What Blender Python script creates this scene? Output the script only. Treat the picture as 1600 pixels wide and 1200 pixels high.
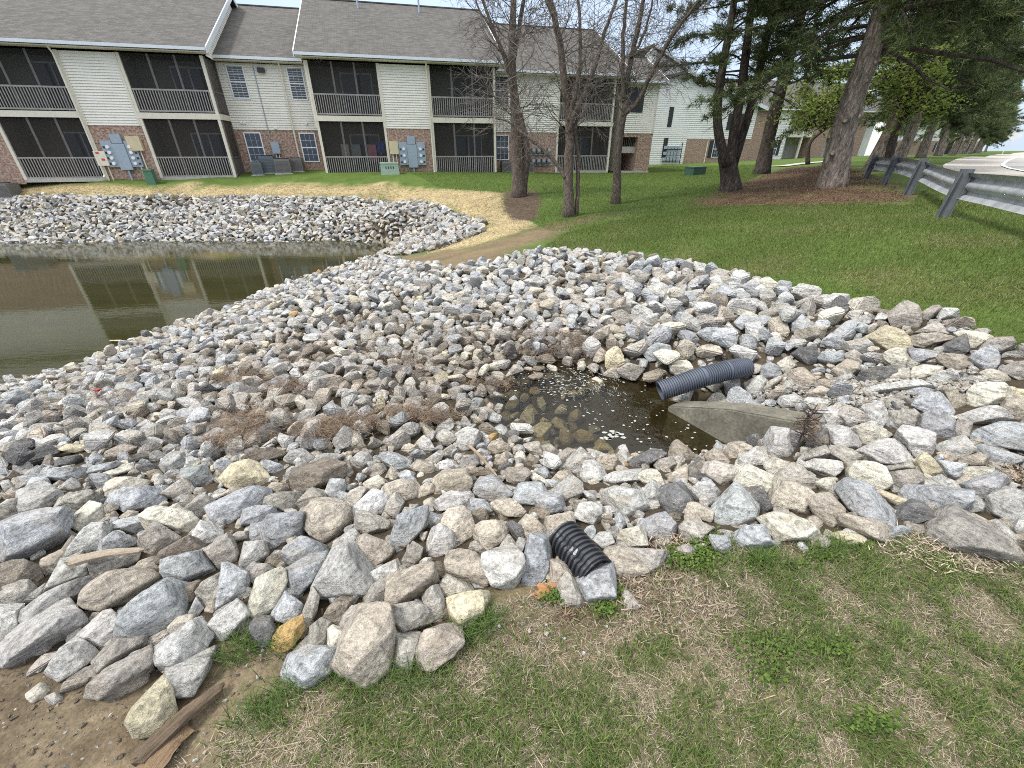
import bpy, math, random, numpy as np
from mathutils import Vector, Matrix, Quaternion

# ------------------------------------------------------------------ camera, sky, sun, exposure
for o in list(bpy.data.objects):
    bpy.data.objects.remove(o)
SC = bpy.context.scene
COL = SC.collection
FPX, PITCH, EYE = 655.0, math.radians(29.1), 1.6
cam_d = bpy.data.cameras.new("camera")
cam = bpy.data.objects.new("camera", cam_d)
COL.objects.link(cam)
cam.location = (0, 0, EYE)
cam.rotation_euler = (math.radians(90) - PITCH, 0, 0)
cam_d.sensor_width = 36.0
cam_d.lens = 36.0 * FPX / 1600.0
cam_d.clip_start, cam_d.clip_end = 0.05, 3000
SC.camera = cam

SUN_DIR = Vector((-0.62, -0.22, 1.0)).normalized()
SUN_EL = math.asin(SUN_DIR.z)
SUN_AZ = math.atan2(SUN_DIR.x, SUN_DIR.y)
world = bpy.data.worlds.new("World")
SC.world = world
world.use_nodes = True
wt = world.node_tree
for n in list(wt.nodes):
    wt.nodes.remove(n)
w_out = wt.nodes.new("ShaderNodeOutputWorld")
w_bg = wt.nodes.new("ShaderNodeBackground")
w_sky = wt.nodes.new("ShaderNodeTexSky")
w_sky.sky_type = 'NISHITA'
w_sky.sun_disc = False
w_sky.sun_elevation = SUN_EL
w_sky.sun_rotation = SUN_AZ
w_sky.dust_density = 2.0
w_tc = wt.nodes.new("ShaderNodeTexCoord")
w_map = wt.nodes.new("ShaderNodeMapping")
w_map.inputs["Scale"].default_value = (1.6, 1.6, 4.0)
w_ns = wt.nodes.new("ShaderNodeTexNoise")
w_ns.inputs["Scale"].default_value = 2.2
w_ns.inputs["Detail"].default_value = 7
w_ns.inputs["Roughness"].default_value = 0.55
w_rp = wt.nodes.new("ShaderNodeValToRGB")
w_rp.color_ramp.elements[0].position = 0.30
w_rp.color_ramp.elements[0].color = (0.72, 0.72, 0.72, 1)
w_rp.color_ramp.elements[1].position = 0.62
w_rp.color_ramp.elements[1].color = (0.96, 0.96, 0.96, 1)
w_mx = wt.nodes.new("ShaderNodeMixRGB")
w_sep = wt.nodes.new("ShaderNodeSeparateXYZ")            # overcast: about three times brighter overhead than at the horizon
wt.links.new(w_tc.outputs["Generated"], w_sep.inputs[0])
w_el = wt.nodes.new("ShaderNodeValToRGB")
w_el.color_ramp.elements[0].position = 0.02
w_el.color_ramp.elements[0].color = (0.335, 0.405, 0.49, 1)
w_el.color_ramp.elements[1].position = 0.75
w_el.color_ramp.elements[1].color = (0.95, 0.95, 0.94, 1)
w_e2 = w_el.color_ramp.elements.new(0.24)
w_e2.color = (0.355, 0.43, 0.545, 1)
wt.links.new(w_sep.outputs[2], w_el.inputs[0])
w_ml = wt.nodes.new("ShaderNodeVectorMath")
w_ml.operation = 'SCALE'
w_ml.inputs["Scale"].default_value = 11.5
wt.links.new(w_el.outputs[0], w_ml.inputs[0])
wt.links.new(w_ml.outputs[0], w_mx.inputs[2])
wt.links.new(w_tc.outputs["Generated"], w_map.inputs["Vector"])
wt.links.new(w_map.outputs[0], w_ns.inputs["Vector"])
wt.links.new(w_ns.outputs["Fac"], w_rp.inputs[0])
wt.links.new(w_rp.outputs[0], w_mx.inputs[0])
wt.links.new(w_sky.outputs[0], w_mx.inputs[1])
wt.links.new(w_mx.outputs[0], w_bg.inputs["Color"])
w_bg.inputs["Strength"].default_value = 0.115
wt.links.new(w_bg.outputs[0], w_out.inputs["Surface"])

sun_d = bpy.data.lights.new("sun", 'SUN')
sun_d.energy = 2.2
sun_d.angle = math.radians(9)
sun_d.color = (1.0, 0.96, 0.90)
sun = bpy.data.objects.new("sun", sun_d)
COL.objects.link(sun)
sun.location = (0, 0, 60)
sun.rotation_euler = SUN_DIR.to_track_quat('Z', 'Y').to_euler()

SC.view_settings.view_transform = 'Standard'
SC.view_settings.look = 'None'
SC.view_settings.exposure = 0.82
SC.view_settings.gamma = 1.0
SC.view_settings.use_curve_mapping = False
SC.render.engine = 'CYCLES'
SC.cycles.max_bounces = 6
SC.cycles.filter_width = 1.0
SC.cycles.use_denoising = False
SC.cycles.transparent_max_bounces = 12

rng = np.random.default_rng(7)
random.seed(7)

# ------------------------------------------------------------------ helpers
def rayv(px, py):
    x = (np.asarray(px, float) - 800) / FPX
    a = (600 - np.asarray(py, float)) / FPX
    c, s = math.cos(PITCH), math.sin(PITCH)
    return np.stack([x, c + a * s, -s + a * c], -1)

def onz(px, py, z):
    r = rayv(px, py)
    return r * ((z - EYE) / r[2]) + np.array([0, 0, EYE])

def ony(px, py, Y):
    r = rayv(px, py)
    return r * (Y / r[1]) + np.array([0, 0, EYE])

def project(P):
    P = np.asarray(P, float)
    c, s = math.cos(PITCH), math.sin(PITCH)
    x, y, z = P[..., 0], P[..., 1], P[..., 2] - EYE
    d = y * c - z * s
    u = y * s + z * c
    d = np.where(d > 0.05, d, 0.05)
    return 800 + FPX * x / d, 600 - FPX * u / d, d

def in_poly(px, py, poly):
    px = np.asarray(px); py = np.asarray(py)
    inside = np.zeros(px.shape, bool)
    n = len(poly)
    for i in range(n):
        x0, y0 = poly[i]; x1, y1 = poly[(i + 1) % n]
        if y0 == y1:
            continue
        c = ((y0 > py) != (y1 > py)) & (px < (x1 - x0) * (py - y0) / (y1 - y0) + x0)
        inside ^= c
    return inside

def tagp(o, label=None, cat=None, group=None, kind=None):
    if label: o['label'] = label
    if cat: o['category'] = cat
    if group: o['group'] = group
    if kind: o['kind'] = kind
    return o

def empty(name, loc=(0, 0, 0), rz=0.0):
    o = bpy.data.objects.new(name, None)
    COL.objects.link(o)
    o.location = loc
    o.rotation_euler = (0, 0, rz)
    o.empty_display_size = 0.2
    return o

def link_mesh(name, me, mat, parent=None):
    o = bpy.data.objects.new(name, me)
    COL.objects.link(o)
    if mat is not None:
        for m in (mat if isinstance(mat, (list, tuple)) else [mat]):
            me.materials.append(m)
    if parent is not None:
        o.parent = parent
    return o

def copy_tree(o, parent=None):
    c = o.copy()
    COL.objects.link(c)
    c.parent = parent
    for ch in list(o.children):
        copy_tree(ch, c)
    return c

def np_mesh(name, V, T, col=None, smooth=False):
    """triangle mesh from arrays; col = per-vertex rgb"""
    me = bpy.data.meshes.new(name)
    V = np.ascontiguousarray(V, np.float32); T = np.ascontiguousarray(T, np.int32)
    me.vertices.add(len(V)); me.vertices.foreach_set("co", V.ravel())
    me.loops.add(T.size); me.loops.foreach_set("vertex_index", T.ravel())
    me.polygons.add(len(T))
    me.polygons.foreach_set("loop_start", np.arange(0, T.size, 3, dtype=np.int32))
    me.polygons.foreach_set("loop_total", np.full(len(T), 3, np.int32))
    me.polygons.foreach_set("use_smooth", np.full(len(T), smooth, bool))
    if col is not None:
        at = me.attributes.new("Col", 'FLOAT_COLOR', 'POINT')
        c4 = np.ones((len(V), 4), np.float32); c4[:, :3] = col
        at.data.foreach_set("color", c4.ravel())
    me.update(calc_edges=True)
    return me

class MB:
    """collects boxes, quads, tubes; build() links them as one mesh object"""
    def __init__(self):
        self.v = []; self.f = []
    def box(self, x0, x1, y0, y1, z0, z1):
        b = len(self.v)
        self.v += [(x0, y0, z0), (x1, y0, z0), (x1, y1, z0), (x0, y1, z0), (x0, y0, z1), (x1, y0, z1), (x1, y1, z1), (x0, y1, z1)]
        self.f += [tuple(b + i for i in q) for q in ((0, 3, 2, 1), (4, 5, 6, 7), (0, 1, 5, 4), (1, 2, 6, 5), (2, 3, 7, 6), (3, 0, 4, 7))]
        return self
    def poly(self, pts):
        b = len(self.v); self.v += [tuple(p) for p in pts]; self.f.append(tuple(range(b, b + len(pts)))); return self
    def prism(self, pts, dx):
        """pts polygon (3D list), extruded by vector dx"""
        b = len(self.v); n = len(pts)
        self.v += [tuple(p) for p in pts] + [tuple(np.add(p, dx)) for p in pts]
        self.f.append(tuple(range(b, b + n))[::-1]); self.f.append(tuple(range(b + n, b + 2 * n)))
        for i in range(n):
            j = (i + 1) % n
            self.f.append((b + i, b + j, b + n + j, b + n + i))
        return self
    def tube(self, pts, rad, sides=6, caps=True):
        P = [Vector(p) for p in pts]
        if not hasattr(rad, '__len__'):
            rad = [rad] * len(P)
        b = len(self.v); up = None
        for i, p in enumerate(P):
            t = (P[min(i + 1, len(P) - 1)] - P[max(i - 1, 0)])
            if t.length < 1e-9: t = Vector((0, 0, 1))
            t.normalize()
            if up is None:
                up = t.orthogonal().normalized()
            up = (up - t * up.dot(t))
            if up.length < 1e-6: up = t.orthogonal()
            up.normalize()
            w = t.cross(up)
            for k in range(sides):
                a = 2 * math.pi * k / sides
                self.v.append(tuple(p + (up * math.cos(a) + w * math.sin(a)) * rad[i]))
        for i in range(len(P) - 1):
            for k in range(sides):
                k2 = (k + 1) % sides
                self.f.append((b + i * sides + k, b + i * sides + k2, b + (i + 1) * sides + k2, b + (i + 1) * sides + k))
        if caps:
            self.f.append(tuple(b + k for k in range(sides))[::-1])
            e = b + (len(P) - 1) * sides
            self.f.append(tuple(e + k for k in range(sides)))
        return self
    def build(self, name, mat, parent=None, smooth=False):
        me = bpy.data.meshes.new(name)
        me.from_pydata(self.v, [], self.f)
        if smooth:
            me.polygons.foreach_set("use_smooth", np.full(len(me.polygons), True, bool))
        me.update()
        return link_mesh(name, me, mat, parent)

# ------------------------------------------------------------------ materials
class NT:
    def __init__(self, name):
        self.m = bpy.data.materials.new(name); self.m.use_nodes = True
        self.t = self.m.node_tree
        self.p = self.t.nodes["Principled BSDF"]; self.out = self.t.nodes["Material Output"]
    def n(self, typ, **kw):
        nd = self.t.nodes.new(typ)
        for k, v in kw.items():
            if k.startswith("i_"):
                key = k[2:]
                nd.inputs[int(key) if key.isdigit() else key].default_value = v
            else:
                setattr(nd, k, v)
        return nd
    def l(self, a, b):
        self.t.links.new(a, b)
    def ramp(self, src, stops):
        r = self.n("ShaderNodeValToRGB"); e = r.color_ramp.elements
        while len(e) < len(stops): e.new(0.5)
        for i, (p, c) in enumerate(stops):
            e[i].position = p; e[i].color = (*c, 1) if len(c) == 3 else c
        self.l(src, r.inputs[0]); return r.outputs[0]
    def mix(self, fac, a, b, mode='MIX'):
        m = self.n("ShaderNodeMixRGB", blend_type=mode)
        for i, s in ((0, fac), (1, a), (2, b)):
            if hasattr(s, 'links'): self.l(s, m.inputs[i])
            elif i == 0: m.inputs[0].default_value = s
            else: m.inputs[i].default_value = (*s, 1)
        return m.outputs[0]
    def noise(self, vec, scale, detail=4, rough=0.55):
        nd = self.n("ShaderNodeTexNoise", i_Scale=scale, i_Detail=detail, i_Roughness=rough)
        if vec is not None: self.l(vec, nd.inputs["Vector"])
        return nd.outputs["Fac"]
    def bump(self, h, strength=0.3, dist=0.02, nrm=None):
        b = self.n("ShaderNodeBump"); b.inputs["Strength"].default_value = strength; b.inputs["Distance"].default_value = dist
        self.l(h, b.inputs["Height"])
        if nrm is not None: self.l(nrm, b.inputs["Normal"])
        return b.outputs[0]

def plain(name, col, rough=0.7, metal=0.0, var=0.15, scale=6.0, bump=0.0, spec=0.5):
    k = NT(name)
    tc = k.n("ShaderNodeTexCoord").outputs["Object"]
    f = k.noise(tc, scale, 5)
    lo = tuple(c * (1 - var) for c in col); hi = tuple(min(1, c * (1 + var)) for c in col)
    k.l(k.ramp(f, [(0.3, lo), (0.7, hi)]), k.p.inputs["Base Color"])
    k.p.inputs["Roughness"].default_value = rough; k.p.inputs["Metallic"].default_value = metal
    k.p.inputs["Specular IOR Level"].default_value = spec
    if bump: k.l(k.bump(k.noise(tc, scale * 6, 3), bump, 0.01), k.p.inputs["Normal"])
    return k.m

M = {}
M['cream'] = plain('cream_trim', (0.66, 0.62, 0.52), 0.6, var=0.06)
M['siding'] = plain('vinyl_siding', (0.75, 0.725, 0.655), 0.55, var=0.05, scale=1.5)
M['siding_white'] = plain('vinyl_siding_white', (0.74, 0.74, 0.71), 0.55, var=0.05, scale=1.5)
M['white'] = plain('white_trim', (0.74, 0.75, 0.76), 0.5, var=0.05)
M['gutter'] = plain('gutter_white', (0.62, 0.66, 0.70), 0.4, var=0.05)
M['rail'] = plain('weathered_rail', (0.29, 0.275, 0.26), 0.75, var=0.2)
M['mullion'] = plain('dark_mullion', (0.12, 0.105, 0.10), 0.6, var=0.15)
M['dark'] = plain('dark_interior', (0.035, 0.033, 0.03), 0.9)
M['inner_low'] = plain('porch_brick_wall', (0.25, 0.19, 0.155), 0.85, var=0.25, scale=14)
M['inner'] = plain('porch_inner_wall', (0.32, 0.295, 0.26), 0.8)
M['grey_metal'] = plain('meter_grey_metal', (0.30, 0.36, 0.43), 0.5, var=0.08)
M['beige'] = plain('beige_box', (0.55, 0.47, 0.31), 0.6, var=0.08)
M['green_box'] = plain('dark_green_box', (0.035, 0.075, 0.055), 0.5, var=0.15)
M['green_ped'] = plain('green_pedestal', (0.07, 0.17, 0.11), 0.5, var=0.1)
M['mint'] = plain('pale_green_box', (0.34, 0.44, 0.36), 0.55, var=0.08)
M['ac'] = plain('ac_grey', (0.16, 0.155, 0.15), 0.55, var=0.1)
M['ac_blue'] = plain('ac_slate', (0.10, 0.14, 0.17), 0.55, var=0.1)
M['black'] = plain('black_plastic', (0.022, 0.023, 0.026), 0.45, var=0.2)
M['red'] = plain('red_print', (0.55, 0.05, 0.03), 0.6)
M['pink'] = plain('pink_cloth', (0.55, 0.25, 0.32), 0.9); M['blue'] = plain('blue_cloth', (0.08, 0.10, 0.38), 0.9)
M['greycloth'] = plain('grey_cloth', (0.30, 0.33, 0.33), 0.9); M['whitecloth'] = plain('pale_cloth', (0.55, 0.48, 0.44), 0.9)
M['concrete'] = plain('pale_concrete', (0.42, 0.40, 0.36), 0.9, var=0.15, bump=0.3)
M['paint'] = plain('road_paint', (0.78, 0.78, 0.76), 0.7, var=0.06)
M['sign_back'] = plain('sign_aluminium', (0.55, 0.57, 0.58), 0.4, var=0.05)
M['leaf_brown'] = plain('dry_leaf', (0.30, 0.15, 0.06), 0.8, var=0.25, scale=20)
M['stick'] = plain('dry_stick', (0.27, 0.20, 0.14), 0.9, var=0.3, scale=20)
M['reed'] = plain('dry_reed', (0.50, 0.44, 0.30), 0.8, var=0.15)
M['foam'] = plain('foam_fleck', (0.34, 0.35, 0.335), 0.8, var=0.05)

def brick_mat():
    k = NT('brick_wall')
    tc = k.n("ShaderNodeTexCoord").outputs["Object"]
    sx = k.n("ShaderNodeSeparateXYZ"); k.l(tc, sx.inputs[0])
    ad = k.n("ShaderNodeMath", operation='ADD'); k.l(sx.outputs[0], ad.inputs[0]); k.l(sx.outputs[1], ad.inputs[1])
    cx = k.n("ShaderNodeCombineXYZ"); k.l(ad.outputs[0], cx.inputs[0]); k.l(sx.outputs[2], cx.inputs[1])
    b = k.n("ShaderNodeTexBrick", i_Scale=1.0)
    b.inputs["Brick Width"].default_value = 0.21; b.inputs["Row Height"].default_value = 0.075
    b.inputs["Mortar Size"].default_value = 0.006; b.inputs["Bias"].default_value = 0.0
    b.inputs["Color1"].default_value = (0.33, 0.17, 0.115, 1); b.inputs["Color2"].default_value = (0.20, 0.105, 0.08, 1)
    b.inputs["Mortar"].default_value = (0.40, 0.36, 0.31, 1)
    k.l(cx.outputs[0], b.inputs["Vector"])
    f = k.noise(cx.outputs[0], 9, 3)
    c = k.mix(k.ramp(f, [(0.48, (0, 0, 0)), (0.56, (0.8, 0.8, 0.8))]), b.outputs["Color"], (0.47, 0.36, 0.28))
    c = k.mix(k.ramp(b.outputs["Fac"], [(0, (0, 0, 0)), (1, (1, 1, 1))]), c, (0.40, 0.36, 0.31))
    k.l(c, k.p.inputs["Base Color"]); k.p.inputs["Roughness"].default_value = 0.85
    inv = k.n("ShaderNodeMath", operation='SUBTRACT'); inv.inputs[0].default_value = 1; k.l(b.outputs["Fac"], inv.inputs[1])
    k.l(k.bump(inv.outputs[0], 0.5, 0.01), k.p.inputs["Normal"])
    return k.m
M['brick'] = brick_mat()

def shingle_mat():
    k = NT('roof_shingles')
    tc = k.n("ShaderNodeTexCoord").outputs["Object"]
    sx = k.n("ShaderNodeSeparateXYZ"); k.l(tc, sx.inputs[0])
    mz = k.n("ShaderNodeMath", operation='MULTIPLY'); mz.inputs[1].default_value = 2.236; k.l(sx.outputs[2], mz.inputs[0])
    cx = k.n("ShaderNodeCombineXYZ"); k.l(sx.outputs[0], cx.inputs[0]); k.l(mz.outputs[0], cx.inputs[1])
    b = k.n("ShaderNodeTexBrick", i_Scale=1.0)
    b.inputs["Brick Width"].default_value = 0.32; b.inputs["Row Height"].default_value = 0.15; b.inputs["Mortar Size"].default_value = 0.012
    b.inputs["Color1"].default_value = (0.128, 0.119, 0.108, 1); b.inputs["Color2"].default_value = (0.052, 0.049, 0.047, 1)
    b.inputs["Mortar"].default_value = (0.03, 0.028, 0.025, 1); b.offset = 0.37
    k.l(cx.outputs[0], b.inputs["Vector"])
    f = k.noise(cx.outputs[0], 5, 6, 0.7)
    f2 = k.noise(tc, 0.35, 3)
    c = k.mix(0.30, b.outputs["Color"], k.ramp(f, [(0.35, (0.040, 0.038, 0.036)), (0.65, (0.148, 0.140, 0.128))]))
    c = k.mix(0.15, c, k.ramp(f2, [(0.3, (0.056, 0.053, 0.051)), (0.7, (0.12, 0.114, 0.106))]))
    k.l(c, k.p.inputs["Base Color"]); k.p.inputs["Roughness"].default_value = 0.95
    k.l(k.bump(b.outputs["Fac"], -0.6, 0.02), k.p.inputs["Normal"])
    return k.m
M['shingle'] = shingle_mat()

def glass_mat():
    k = NT('window_glass')
    k.p.inputs["Base Color"].default_value = (0.035, 0.045, 0.07, 1); k.p.inputs["Roughness"].default_value = 0.06
    k.p.inputs["IOR"].default_value = 1.55
    return k.m
M['glass'] = glass_mat()

def screen_mat():
    k = NT('insect_screen')
    tr = k.n("ShaderNodeBsdfTransparent"); df = k.n("ShaderNodeBsdfDiffuse"); mx = k.n("ShaderNodeMixShader")
    df.inputs[0].default_value = (0.05, 0.048, 0.047, 1); tr.inputs[0].default_value = (0.95, 0.95, 0.95, 1)
    mx.inputs[0].default_value = 0.50
    k.l(tr.outputs[0], mx.inputs[1]); k.l(df.outputs[0], mx.inputs[2]); k.l(mx.outputs[0], k.out.inputs[0])
    return k.m
M['screen'] = screen_mat()

def rock_mat(name, use_attr):
    k = NT(name)
    if use_attr:
        colr = k.n("ShaderNodeAttribute", attribute_name="Col").outputs["Color"]
        rnd = k.n("ShaderNodeNewGeometry").outputs["Random Per Island"]
        pos = k.n("ShaderNodeNewGeometry").outputs["Position"]
    else:
        oi = k.n("ShaderNodeObjectInfo")
        colr = oi.outputs["Color"]; rnd = oi.outputs["Random"]
        pos = k.n("ShaderNodeTexCoord").outputs["Object"]
    of = k.n("ShaderNodeMath", operation='MULTIPLY'); of.inputs[1].default_value = 37.0; k.l(rnd, of.inputs[0])
    vec = k.n("ShaderNodeVectorMath", operation='ADD'); k.l(pos, vec.inputs[0]); k.l(of.outputs[0], vec.inputs[1])
    v = vec.outputs[0]
    st = k.n("ShaderNodeMapping"); st.inputs["Rotation"].default_value = (0.6, 0.9, 0.4); st.inputs["Scale"].default_value = (1, 1, 5.5); k.l(v, st.inputs[0])
    big = k.noise(v, 7, 4, 0.6)
    fine = k.noise(v, 55, 6, 0.7)
    strata = k.noise(st.outputs[0], 9, 5, 0.65)
    speck = k.noise(v, 160, 3, 0.8)
    c = k.mix(1.0, colr, k.ramp(fine, [(0.32, (0.52, 0.515, 0.50)), (0.48, (1.02, 1.02, 1.02)), (0.68, (1.50, 1.50, 1.48))]), 'MULTIPLY')
    c = k.mix(1.0, c, k.ramp(strata, [(0.36, (0.60, 0.59, 0.58)), (0.5, (1, 1, 1)), (0.66, (1.16, 1.16, 1.15))]), 'MULTIPLY')
    # warm iron staining on part of the rocks
    sfac = k.n("ShaderNodeMath", operation='MULTIPLY'); k.l(k.ramp(big, [(0.5, (0, 0, 0)), (0.68, (1, 1, 1))]), sfac.inputs[0]); k.l(rnd, sfac.inputs[1])
    s2 = k.n("ShaderNodeMath", operation='MULTIPLY'); s2.inputs[1].default_value = 0.55; k.l(sfac.outputs[0], s2.inputs[0])
    c = k.mix(s2.outputs[0], c, (0.33, 0.27, 0.195))
    # pale calcite crust and dark specks
    vein = k.n("ShaderNodeTexVoronoi", feature='DISTANCE_TO_EDGE', i_Scale=9.0); 
    dv = k.n("ShaderNodeVectorMath", operation='ADD'); k.l(v, dv.inputs[0]); k.l(k.noise(v, 12, 4), dv.inputs[1]); k.l(dv.outputs[0], vein.inputs["Vector"])
    vf = k.ramp(vein.outputs["Distance"], [(0.0, (0.55, 0.55, 0.55)), (0.022, (0, 0, 0))])
    vm = k.n("ShaderNodeMath", operation='MULTIPLY'); k.l(vf, vm.inputs[0]); k.l(k.ramp(big, [(0.42, (0, 0, 0)), (0.55, (1, 1, 1))]), vm.inputs[1])
    c = k.mix(vm.outputs[0], c, (0.66, 0.65, 0.63))
    c = k.mix(k.ramp(speck, [(0.60, (0, 0, 0)), (0.70, (0.55, 0.55, 0.55))]), c, (0.72, 0.71, 0.69))
    c = k.mix(k.ramp(speck, [(0.27, (0.6, 0.6, 0.6)), (0.36, (0, 0, 0))]), c, (0.09, 0.085, 0.08))
    k.l(c, k.p.inputs["Base Color"]); k.p.inputs["Roughness"].default_value = 0.88
    k.p.inputs["Specular IOR Level"].default_value = 0.3
    b1 = k.bump(strata, 0.8, 0.035); b2 = k.bump(fine, 0.9, 0.016, b1); b3 = k.bump(speck, 0.5, 0.006, b2)
    k.l(b3, k.p.inputs["Normal"])
    return k.m
M['rock'] = rock_mat('riprap_stone', False)
M['rock_stuff'] = rock_mat('riprap_stone_mass', True)

def attr_mat(name, rough=0.9, trans=0.0, var=True):
    k = NT(name)
    c = k.n("ShaderNodeAttribute", attribute_name="Col").outputs["Color"]
    k.l(c, k.p.inputs["Base Color"]); k.p.inputs["Roughness"].default_value = rough
    k.p.inputs["Specular IOR Level"].default_value = 0.25
    if trans:
        td = k.n("ShaderNodeBsdfTranslucent"); mx = k.n("ShaderNodeMixShader"); mx.inputs[0].default_value = trans
        k.l(c, td.inputs[0]); k.l(k.p.outputs[0], mx.inputs[1]); k.l(td.outputs[0], mx.inputs[2]); k.l(mx.outputs[0], k.out.inputs[0])
    return k.m
M['blade'] = attr_mat('grass_blade', 0.7, 0.3)
M['needle'] = attr_mat('pine_needle', 0.6, 0.15)
M['leaf'] = attr_mat('fresh_leaf', 0.6, 0.4)
M['litter'] = attr_mat('plant_litter', 0.9)

def ground_mat():
    k = NT('ground_soil')
    c = k.n("ShaderNodeAttribute", attribute_name="Col").outputs["Color"]
    pos = k.n("ShaderNodeNewGeometry").outputs["Position"]
    f1 = k.noise(pos, 1.3, 5, 0.6); f2 = k.noise(pos, 14, 6, 0.7); f3 = k.noise(pos, 70, 4, 0.75)
    c = k.mix(1, c, k.ramp(f1, [(0.3, (0.80, 0.80, 0.78)), (0.7, (1.18, 1.18, 1.15))]), 'MULTIPLY')
    c = k.mix(1, c, k.ramp(f2, [(0.3, (0.68, 0.68, 0.66)), (0.7, (1.3, 1.3, 1.28))]), 'MULTIPLY')
    c = k.mix(1, c, k.ramp(f3, [(0.3, (0.62, 0.62, 0.60)), (0.7, (1.4, 1.38, 1.34))]), 'MULTIPLY')
    k.l(c, k.p.inputs["Base Color"]); k.p.inputs["Roughness"].default_value = 0.95
    k.p.inputs["Specular IOR Level"].default_value = 0.15
    b = k.bump(f2, 0.5, 0.03); k.l(k.bump(f3, 0.5, 0.012, b), k.p.inputs["Normal"])
    return k.m
M['ground'] = ground_mat()

def bark_mat(name, lo, hi, sc=(9, 9, 1.6), strength=0.8):
    k = NT(name)
    tc = k.n("ShaderNodeTexCoord").outputs["Object"]
    mp = k.n("ShaderNodeMapping"); mp.inputs["Scale"].default_value = sc; k.l(tc, mp.inputs[0])
    f = k.noise(mp.outputs[0], 2.2, 7, 0.7); vo = k.n("ShaderNodeTexVoronoi", feature='DISTANCE_TO_EDGE', i_Scale=2.4)
    dv = k.n("ShaderNodeVectorMath", operation='ADD'); k.l(mp.outputs[0], dv.inputs[0]); k.l(f, dv.inputs[1]); k.l(dv.outputs[0], vo.inputs["Vector"])
    crack = k.ramp(vo.outputs["Distance"], [(0.0, (0.45, 0.45, 0.45)), (0.16, (1, 1, 1))])
    c = k.mix(1, k.ramp(f, [(0.3, lo), (0.68, hi)]), crack, 'MULTIPLY')
    k.l(c, k.p.inputs["Base Color"]); k.p.inputs["Roughness"].default_value = 0.95
    k.p.inputs["Specular IOR Level"].default_value = 0.2
    k.l(k.bump(vo.outputs["Distance"], strength, 0.05), k.p.inputs["Normal"])
    return k.m
M['bark_pine'] = bark_mat('pine_bark', (0.085, 0.066, 0.056), (0.42, 0.35, 0.30), (4, 4, 1.1))
M['bark_dark'] = bark_mat('dark_bark', (0.035, 0.028, 0.024), (0.14, 0.11, 0.095), (4.5, 4.5, 1.2))
M['bark_birch'] = bark_mat('bare_tree_bark', (0.055, 0.044, 0.036), (0.25, 0.20, 0.165), (9, 9, 3), 0.7)
M['twig'] = plain('bare_twig', (0.115, 0.097, 0.085), 0.9, var=0.3, scale=3)

def pond_mat():
    k = NT('pond_water')
    pos = k.n("ShaderNodeNewGeometry").outputs["Position"]
    mp = k.n("ShaderNodeMapping"); mp.inputs["Scale"].default_value = (1.0, 3.2, 1); mp.inputs["Rotation"].default_value = (0, 0, 0.25); k.l(pos, mp.inputs[0])
    f = k.noise(mp.outputs[0], 3.0, 3, 0.5); g = k.noise(mp.outputs[0], 0.5, 2)
    k.l(k.ramp(g, [(0.3, (0.027, 0.027, 0.010)), (0.7, (0.037, 0.036, 0.014))]), k.p.inputs["Base Color"])
    k.p.inputs["Roughness"].default_value = 0.03; k.p.inputs["IOR"].default_value = 1.40
    k.l(k.bump(f, 0.07, 0.02), k.p.inputs["Normal"])
    return k.m
M['pond'] = pond_mat()

def pool_mat():
    k = NT('pool_water')
    pos = k.n("ShaderNodeNewGeometry").outputs["Position"]
    f = k.noise(pos, 14, 3, 0.5)
    nb = k.bump(f, 0.15, 0.01)
    tr = k.n("ShaderNodeBsdfTransparent"); tr.inputs[0].default_value = (0.62, 0.58, 0.43, 1)
    gl = k.n("ShaderNodeBsdfGlossy"); gl.inputs["Roughness"].default_value = 0.04; k.l(nb, gl.inputs["Normal"])
    fr = k.n("ShaderNodeFresnel"); fr.inputs[0].default_value = 1.4; k.l(nb, fr.inputs["Normal"])
    mx = k.n("ShaderNodeMixShader"); k.l(fr.outputs[0], mx.inputs[0]); k.l(tr.outputs[0], mx.inputs[1]); k.l(gl.outputs[0], mx.inputs[2])
    k.l(mx.outputs[0], k.out.inputs[0])
    return k.m
M['pool'] = pool_mat()

def galv_mat():
    k = NT('galvanised_steel')
    tc = k.n("ShaderNodeTexCoord").outputs["Object"]
    f = k.noise(tc, 3.5, 6, 0.65); g = k.noise(tc, 40, 3)
    k.l(k.ramp(f, [(0.3, (0.27, 0.285, 0.305)), (0.7, (0.50, 0.52, 0.535))]), k.p.inputs["Base Color"])
    k.p.inputs["Metallic"].default_value = 0.35; k.p.inputs["Roughness"].default_value = 0.5
    k.l(k.bump(g, 0.08, 0.005), k.p.inputs["Normal"])
    return k.m
M['galv'] = galv_mat()
M['galv_dark'] = plain('weathered_steel_post', (0.13, 0.14, 0.15), 0.55, 0.4, var=0.3, scale=5)

def asphalt_mat(name, c):
    k = NT(name)
    pos = k.n("ShaderNodeNewGeometry").outputs["Position"]
    f = k.noise(pos, 0.4, 4); g = k.noise(pos, 60, 3)
    a = k.ramp(f, [(0.3, tuple(x * 0.85 for x in c)), (0.7, tuple(x * 1.15 for x in c))])
    a = k.mix(1, a, k.ramp(g, [(0.3, (0.8, 0.8, 0.8)), (0.7, (1.2, 1.2, 1.2))]), 'MULTIPLY')
    k.l(a, k.p.inputs["Base Color"]); k.p.inputs["Roughness"].default_value = 0.9
    return k.m
M['asphalt'] = asphalt_mat('worn_asphalt', (0.30, 0.295, 0.285))
M['shoulder'] = asphalt_mat('pale_shoulder', (0.40, 0.37, 0.33))

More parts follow.
